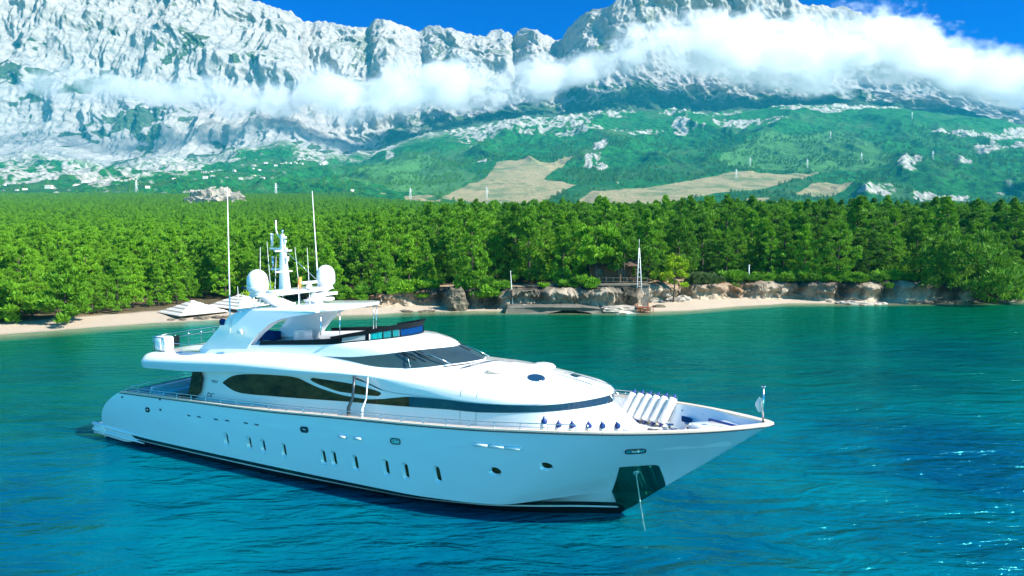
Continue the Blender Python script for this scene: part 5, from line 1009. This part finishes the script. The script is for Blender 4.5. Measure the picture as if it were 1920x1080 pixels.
n = NT("pale_rock"); f1 = n.noise(0.9, 7, 0.7, n.coord(kind='World')); c = n.mix(n.rng(f1, .36, .58), (0.14, 0.12, 0.10), (0.48, 0.43, 0.36)); n.pbr(c, .9, 0, n.bump(n.noise(5, 7, .7, n.coord(kind='World')), .6, .15), IOR=1.3); M_PALE = n.m
M_STONEW = simple("rubble_stone", (0.13, 0.125, 0.11), 0.9, vary=0.5, scale=2.2, bump=.6); M_CONC = simple("weathered_concrete", (0.13, 0.12, 0.095), 0.85, vary=0.25, scale=1.5, bump=.3)
M_WOOD = simple("brown_timber", (0.16, 0.09, 0.05), 0.8, vary=0.3, scale=4); M_RUST = simple("rusty_iron", (0.20, 0.07, 0.03), 0.85, vary=0.5, scale=6, bump=.3); M_WPOLE = simple("white_painted_metal", (0.75, 0.76, 0.76), 0.4); M_ROOFT = simple("old_roof_tiles", (0.10, 0.06, 0.045), 0.85, vary=.3, scale=2)
M_WALLW = simple("white_house_render", (0.80, 0.76, 0.70), 0.85, vary=.05, scale=.3); M_RAILG = simple('dull_grey_rail', (.16, .17, .16), .7); M_DARKW = simple("dark_window", (0.03, 0.04, 0.05), 0.2)
# two striped pyramid shelters
n = NT("striped_thatch"); sp = n.n("ShaderNodeSeparateXYZ"); n.l(n.coord(), sp.inputs[0]); w_ = n.math('FRACT', n.math('MULTIPLY', sp.outputs[2], 3.1)); c = n.mix(n.math('GREATER_THAN', w_, 0.62), (0.74, 0.70, 0.63), (0.30, 0.28, 0.24)); n.pbr(c, .9, 0, n.bump(n.noise(9, 5, .7, n.coord()), .4, .05)); M_STRIPE = n.m
def shelter(px, s, rz, hw_, H, label):
    x, y, z = gpos(px, s, .0); e = put("beach_shelter", None, None, None, label, "shelter", "striped pyramid shelters on the left beach", loc=(x, y, max(z, .3) - .15), rot=(0, 0, R(rz)))
    mb = MB(); N_ = 12
    for i in range(N_):                                  # overlapping courses, each a little proud of the one above
        a = hw_ * (1 - i / N_); b = hw_ * (1 - (i + 1) / N_) + .09; z0_ = .25 + H * i / N_; z1_ = .25 + H * (i + 1) / N_
        V = [(sx * a, sy * a, z0_) for sx, sy in ((-1,-1),(1,-1),(1,1),(-1,1))] + [(sx * b, sy * b, z1_) for sx, sy in ((-1,-1),(1,-1),(1,1),(-1,1))]; mb.add(V, [(0,1,5,4),(1,2,6,5),(2,3,7,6),(3,0,4,7),(0,3,2,1)])
    mb.build("roof", M_STRIPE, e)
    for sx, sy in ((-1,-1),(1,-1),(1,1),(-1,1)): mb = MB(); mb.tube([(sx * hw_ * .8, sy * hw_ * .8, -.4), (sx * hw_ * .8, sy * hw_ * .8, .6)], .07, 6); mb.build("post", M_WOOD, e)
shelter(358, 5.0, 50, 3.15, 1.5, "striped white pyramid shelter, the left one of two on the beach")
shelter(456, 8.0, 55, 3.5, 1.75, "striped white pyramid shelter, partly hidden behind the yacht's arch")
# stone ledge with its hollow, headland rock, rock pillar
def rockthing(name, px, s, dz, sx, sy, sz, seed, label, cat, mat=None, rz=0, group=None, rough=.32, det=4, flat=0.0):
    x, y, z = gpos(px, s); me_ = rock_mesh(seed, sx, sy, sz, det, rough, flat); return put(name, me_, mat or M_ROCK, None, label, cat, group, loc=(x, y, (z if dz is None else dz)), rot=(0, 0, R(rz)))
x, y, z = gpos(1040, -1.5); mb = MB()
arch_ = [(-6.6,-.3),(-6.3,.75),(-5.2,.9),(-1,.85),(1.5,.98),(4.2,.80),(6.2,.55),(6.6,-.3),(5.6,-.3),(4.6,.15),(2.6,.42),(.6,.40),(-1.2,.05),(-1.6,-.3)]
tri = geometry.tessellate_polygon([[Vector((a, b, 0)) for a, b in arch_]]); m_ = len(arch_); V = [(a, -1.3 + .3 * math.sin(a), b) for a, b in arch_] + [(a, 2.6, b) for a, b in arch_]
mb.add(V, [(i, (i + 1) % m_, (i + 1) % m_ + m_, i + m_) for i in range(m_)] + [tuple(t) for t in tri] + [tuple(q + m_ for q in t) for t in tri]); mb.build("stone_ledge", M_CONC, None, label="flat grey stone ledge over a dark hollow at the water's edge", cat="ledge", loc=(x, y, 0), bevel=.12)
rockthing("headland_rock", 1168, 0, .1, 3.6, 2.2, .95, 5, "sunlit headland rock with a dark undercut beside the rusty pier", "rock", M_PALE, flat=.1)
rockthing("rock_buttress", 855, 1.0, .9, 1.5, 1.1, 2.2, 7, "grey rock buttress standing out of the shaded bank", "rock", M_ROCK)
rockthing("rock_block", 985, -.3, .1, 1.6, 1.2, .8, 8, "pale crumbling rock at the left end of the stone ledge", "rock", M_PALE)
bl = [(1600,-.6,2.4,1.3,.5,'broad wave worn slab with a pale crest below the cave','p'),(1632,-1.6,2.0,1.0,.32,'low pale slab sloping into the water below the cave','p'),(1652,-1.0,1.3,.8,.28,'small flat slab right of the pale slabs','p'),(1735,-.8,1.9,.8,.3,'flat rock awash left of the large spreading pine','r'),(1775,-.5,2.2,.9,.34,'long flat rock awash under the large spreading pine','r'),(1858,-.9,2.6,1.0,.36,'dark flat rock awash at the right','r'),(1890,-1.2,.9,.6,.35,'small pale rock awash near the right edge','p'),
 (1237,3.2,.9,.6,.35,'lone dark stone lying on the right beach','r'),(1262,7.4,1.0,.8,.55,'grey boulder at the foot of the lime green pine','p'),(1275,7.0,.9,.7,.6,'grey boulder just right of the lime green pine','p'),(1283,8.0,1.2,.9,.7,'largest grey boulder right of the lime green pine','p'),(1250,7.8,.7,.6,.4,'small boulder left of the lime green pine','p'),(1228,7.0,.8,.6,.4,'boulder beside the foot of the twin mast','p'),
 (372,1.2,.9,.5,.3,'dark stone at the water below the left shelter','r'),(383,1.5,.6,.4,.25,'small dark stone below the left shelter','r'),(402,1.3,.9,.6,.3,'pitted stone between the two shelters','r'),(422,1.2,1.0,.5,.3,'dark stone below the second shelter','r'),(432,1.0,.6,.4,.22,'small stone below the second shelter','r'),(338,1.0,.5,.4,.2,'little brown stone left of the dark stones','r'),(316,1.2,.5,.4,.2,'little stone near the left end of the shelters','r'),
 (760,.4,.9,.6,.3,'low stone at the end of the middle beach','r'),(800,.2,1.2,.6,.25,'flat stone before the grey buttress','r'),(1120,-.3,1.0,.6,.35,'wet stone left of the headland rock','r'),(1095,-.2,.7,.5,.28,'small wet stone beside the ledge','r'),(965,-.5,.8,.5,.35,'small pale stone at the ledge tip','p')]
for i, (px, s, a, b, h_, lb, k) in enumerate(bl): rockthing("shore_rock", px, s, None if s > .9 else .0, a, b, h_, 100 + i, lb, "rock", M_PALE if k == 'p' else M_ROCK, rz=i * 40 % 50 - 25, group="rocks along the waterline", det=3)
# knoll of white rock in the wood
D_ = 690; x_ = (408 - 960) / F_PX * D_; me_ = rock_mesh(41, 31, 18, 19, 5, .45); put("rock_knoll", me_, M_PALE, None, "bare white rock knoll rising above the forest at the left", "rock", loc=(x_, D_, float(g_left(D_)) - 1))
# terrace with wall, railing and cabin
x, y, z = gpos(1120, 3.2); e = put("terrace_wall", None, None, None, "grey rubble retaining wall of the terrace behind the stone ledge", "wall", loc=(x, y, 0)); mb = MB(); mb.box((0, 1.2, 1.7), (14.5, 2.4, 3.0)); mb.build("wall", M_STONEW, e); mb = MB(); mb.box((0, 1.2, 3.26), (14.8, 2.8, .12)); mb.build("coping", M_CONC, e)
e = put("terrace_railing", None, None, None, "thin pale railing along the terrace in front of the cabin", "railing", loc=(x, y, 3.32))
for zz in (.45, .95): mb = MB(); mb.tube([(-2.5, 0, zz), (7.0, 0, zz)], .018, 6); mb.build("rail", M_RAILG, e)
for k in range(11): mb = MB(); mb.tube([(-2.5 + k * .95, 0, 0), (-2.5 + k * .95, 0, 1.0)], .018, 6); mb.build("post", M_RAILG, e)
x, y, z = gpos(1146, 12.0); e = put("beach_cabin", None, None, None, "brown timber cabin in deep shade on the terrace", "cabin", loc=(x, y, 3.0)); mb = MB(); mb.box((0, 1.5, 1.3), (6.5, 3, 2.6)); mb.build("wall", M_WOOD, e); mb = MB(); mb.prism([(-2.9, 2.6), (4.2 - 1, 2.6), (1.2, 3.5), (-.6, 3.5)], -3.8, 3.8, 0); mb.build("roof", M_ROOFT, e)
for k in (-3.4, -1.1, 1.1, 3.4): mb = MB(); mb.box((k, -2.2, 1.3), (.16, .16, 2.6)); mb.build("post", M_WOOD, e)
for k in (-1.8, 1.6): mb = MB(); mb.box((k, -.03, 1.5), (1.1, .08, 1.1)); mb.build("window", M_DARKW, e)
# poles, twin mast, pier, steps
def pole(px, s, H, r, label, lean=0, name="flagpole", cat="pole"):
    x, y, z = gpos(px, s); e = put(name, None, None, None, label, cat, loc=(x, y, z)); mb = MB(); mb.tube([(0, 0, -.3), (lean * .5, 0, H * .5), (lean, 0, H)], [r, r * .8, r * .5], 8); mb.build("shaft", M_WPOLE, e); mb = MB(); mb.lathe([(0, 0), (r * 1.4, .03), (r * 1.4, .1), (0, .14)], 10, Matrix.Translation((lean, 0, H))); mb.build("cap", M_WPOLE, e); mb = MB(); mb.lathe([(0, 0), (r * 4, 0), (r * 4, .08), (0, .1)], 10); mb.build("foot", M_CONC, e)
pole(962, .8, 4.9, .06, "slim white flagpole at the left end of the stone ledge", -.35); pole(1405, 8, 2.3, .12, "short white post among the pines above the right beach", 0, "white_post", "post")
x, y, z = gpos(1202, 3.5); e = put("twin_mast", None, None, None, "tall ladder-like twin white mast standing by the rusty pier", "mast", loc=(x, y, z))
for a, b in ((-.32, -.02), (.42, .06)): mb = MB(); mb.tube([(a - .2, 0, -.2), (b - .3, 0, 6.7)], [.07, .045], 8); mb.build("leg", M_WPOLE, e)
for k in range(9): t = .1 + k * .1; mb = MB(); mb.tube([(-.52 + .2 * t, 0, 6.7 * t), (.22 - .46 * t, 0, 6.7 * t)], .025, 5); mb.build("rung", M_WPOLE, e)
mb = MB(); mb.tube([(-.3, 0, 6.6), (-.28, 0, 7.9)], .025, 6); mb.build("tip", M_WPOLE, e)
x, y, z = gpos(1207, -.8); e = put("pier", None, None, None, "small rusty iron pier on thin legs at the edge of the right beach", "pier", loc=(x, y, 0))
mb = MB(); mb.box((0, 0, .72), (1.9, 1.6, .10)); mb.box((.0, -.7, .45), (1.7, .06, .3)); mb.build("platform", M_RUST, e)
for a, b, h_ in ((-.85,-.7,1.3),(-.3,-.75,.7),(.35,-.75,.7),(.5,-.7,1.5),(.85,-.6,.7),(-.85,.6,1.2),(.85,.6,1.3),(1.25,-.5,1.1)): mb = MB(); mb.tube([(a, b, -.8), (a, b, h_)], .05, 6); mb.build("leg", M_RUST, e)
x, y, z = gpos(1228, 8.6); e = put("stairway", None, None, None, "pale concrete steps climbing the bank beside the lime green pine", "stairs", loc=(x, y, .7), rot=(0, 0, R(35)))
mb = MB()
for k in range(12): mb.box((-.42 * k, 0, .10 + .10 * k), (.46, 1.3, .2 + .2 * k))
mb.build("steps", M_CONC, e); mb = MB(); mb.tube([(.2, -.65, .9), (-4.7, -.65, 3.3)], .03, 6); mb.build("handrail", M_RUST, e)
# shrubs on the bank
srng = np.random.default_rng(9); SH = []
for k in range(4):
    cl = [((srng.uniform(-.9, .9), srng.uniform(-.7, .7), srng.uniform(.2, .9)), (.45, .45, .35)) for _ in range(16)]; V, Fc = leaf_cloud(srng, cl, 80, .13); m_ = mesh_np("shrub", V, Fc, False); m_.materials.append(M_SHRUB if k < 2 else M_PINE); SH.append(m_)
cnt = {}
for px in np.concatenate([srng.uniform(1285, 1360, 9), srng.uniform(1370, 1920, 46), srng.uniform(700, 1100, 30), srng.uniform(560, 700, 8)]):
    e_ = srng.uniform(.9, 2.6) if px < 1250 or px > 1360 else srng.uniform(1.2, 3.0); s = float(beach_w(px)) + e_; x, y, z = gpos(px, s); k = int(srng.integers(0, 2)) if 1280 < px < 1365 else int(srng.integers(2, 4)); f = srng.uniform(.7, 1.6)
    wh = "grey green shrub on the sunlit beach cliff" if 1280 < px < 1365 else "dark green shrub on top of the long right cliff" if px > 1365 else "dark green shrub on the shaded bank left of the terrace" if px > 700 else "dark green shrub behind the yacht's hardtop"
    o = put("shrub", SH[k], None, None, wh, "shrub", wh.replace("shrub", "shrubs") , loc=(x, y, z - .15), rot=(0, 0, srng.uniform(0, 6))); o.scale = (f * 1.25, f, f)
# ------------------------------------------------------------------ village and pylons on the lower slopes
def slope_at(px, py):
    d = np.linspace(1300, 3280, 800); yb = foot_base(np.full(800, float(px)), d); i = int(np.argmin(np.abs(yb - py))); D = float(d[i]); z = float(foot_z(np.array([float(px)]), np.array([D]))[0][0]); return (px - 960) / F_PX * D, D, z
HS = {"white house in the village at the foot of the cliff, far left": [(3,354),(17,352),(40,356),(55,357),(100,360),(152,348),(160,349),(172,345),(178,350),(186,347),(192,345),(200,350),(205,347),(210,352),(220,352),(228,350),(234,348),(240,351),(246,348),(253,346),(258,349),(148,350),(166,351)],
 "white house in the scattered hamlet below the dark green hill": [(313,343),(318,334),(335,348),(334,332),(283,356),(391,343),(402,334),(408,336),(405,341),(422,340),(404,353),(445,332),(456,341),(463,344),(466,333),(474,335),(484,335),(482,337),(497,338),(486,343),(470,328),(480,324),(481,321),(484,315),(485,308),(494,309),(492,324),(463,312),(429,315),(434,320)],
 "white house in the upper hamlet right of the dark green hill": [(507,312),(504,318),(522,319),(527,306),(536,308),(534,315),(541,316),(549,316),(556,313),(560,315),(566,310),(570,314),(573,309),(604,312),(663,357),(1155,346),(1465,384)]}
mb = MB(); mb.box((0, 0, 2.4), (12, 9, 6.8)); h0 = mb.build("wall", M_WALLW); mw = h0.data; bpy.data.objects.remove(h0)
mb = MB(); mb.prism([(-5.0, 5.8), (5.0, 5.8), (0, 8.4)], -6.6, 6.6, 0); h0 = mb.build("roof", simple("pale_roof_tiles", (0.55, 0.42, 0.34), .85, vary=.2, scale=.5)); mr = h0.data; bpy.data.objects.remove(h0)
hr = np.random.default_rng(5)
for lb, L in HS.items():
    for (px, py) in L:
        x, y, z = slope_at(px, py); e = put("village_house", None, None, None, lb, "house", lb.replace("white house", "white houses"), loc=(x, y, z + 1.0), rot=(0, 0, hr.uniform(-.5, .5))); f = hr.uniform(.5, .95); e.scale = (f * hr.uniform(.9, 1.4), f, f * .95)
        for nm, m_ in (("wall", mw), ("roof", mr)): o = bpy.data.objects.new(nm, m_); COL.objects.link(o); o.parent = e
mb = MB(); H = 30
for sx, sy in ((-1,-1),(1,-1),(1,1),(-1,1)): mb.tube([(sx * 2.6, sy * 2.6, -3), (sx * .5, sy * .5, H)], .28, 4)
for k in range(7):
    a = 2.6 - 2.1 * k / 7; b = 2.6 - 2.1 * (k + 1) / 7; z0_ = H * k / 7; z1_ = H * (k + 1) / 7; mb.tube([(-a, -a, z0_), (b, -b, z1_)], .16, 4); mb.tube([(a, -a, z0_), (-b, -b, z1_)], .16, 4)
t0_ = mb.build("tower", M_WPOLE); mt = t0_.data; bpy.data.objects.remove(t0_); mb = MB()
for z_ in (21, 25): mb.tube([(-5, 0, z_), (5, 0, z_)], .3, 4)
t0_ = mb.build("crossarm", M_WPOLE); mc_ = t0_.data; bpy.data.objects.remove(t0_)
for i, (px, py, lb) in enumerate([(1401,306,"lattice pylon on the bright green slope, its left side"),(1507,308,"lattice pylon at the foot of the bright green slope"),(1548,252,"lattice pylon at the top of the bright green slope"),(1607,292,"lattice pylon at the right edge of the bright green slope"),(1376,336,"lattice pylon in the tan field above the forest"),(1697,224,"lattice pylon high on the right ridge"),(1739,294,"lattice pylon on the dark slope right of the bright green one"),(1811,262,"lattice pylon near the pale ledges at the right"),(913,378,"lattice pylon at the bottom of the pale central field"),(771,368,"lattice pylon beside the thin tan strip"),(262,362,"lattice pylon above the forest left of the white knoll"),(521,363,"lattice pylon above the forest right of the white knoll")]):
    x, y, z = slope_at(px, min(py, 372)); e = put("pylon", None, None, None, lb, "pylon", "pylons crossing the lower slopes", loc=(x, y, z))
    for nm, m_ in (("tower", mt), ("crossarm", mc_)): o = bpy.data.objects.new(nm, m_); COL.objects.link(o); o.parent = e
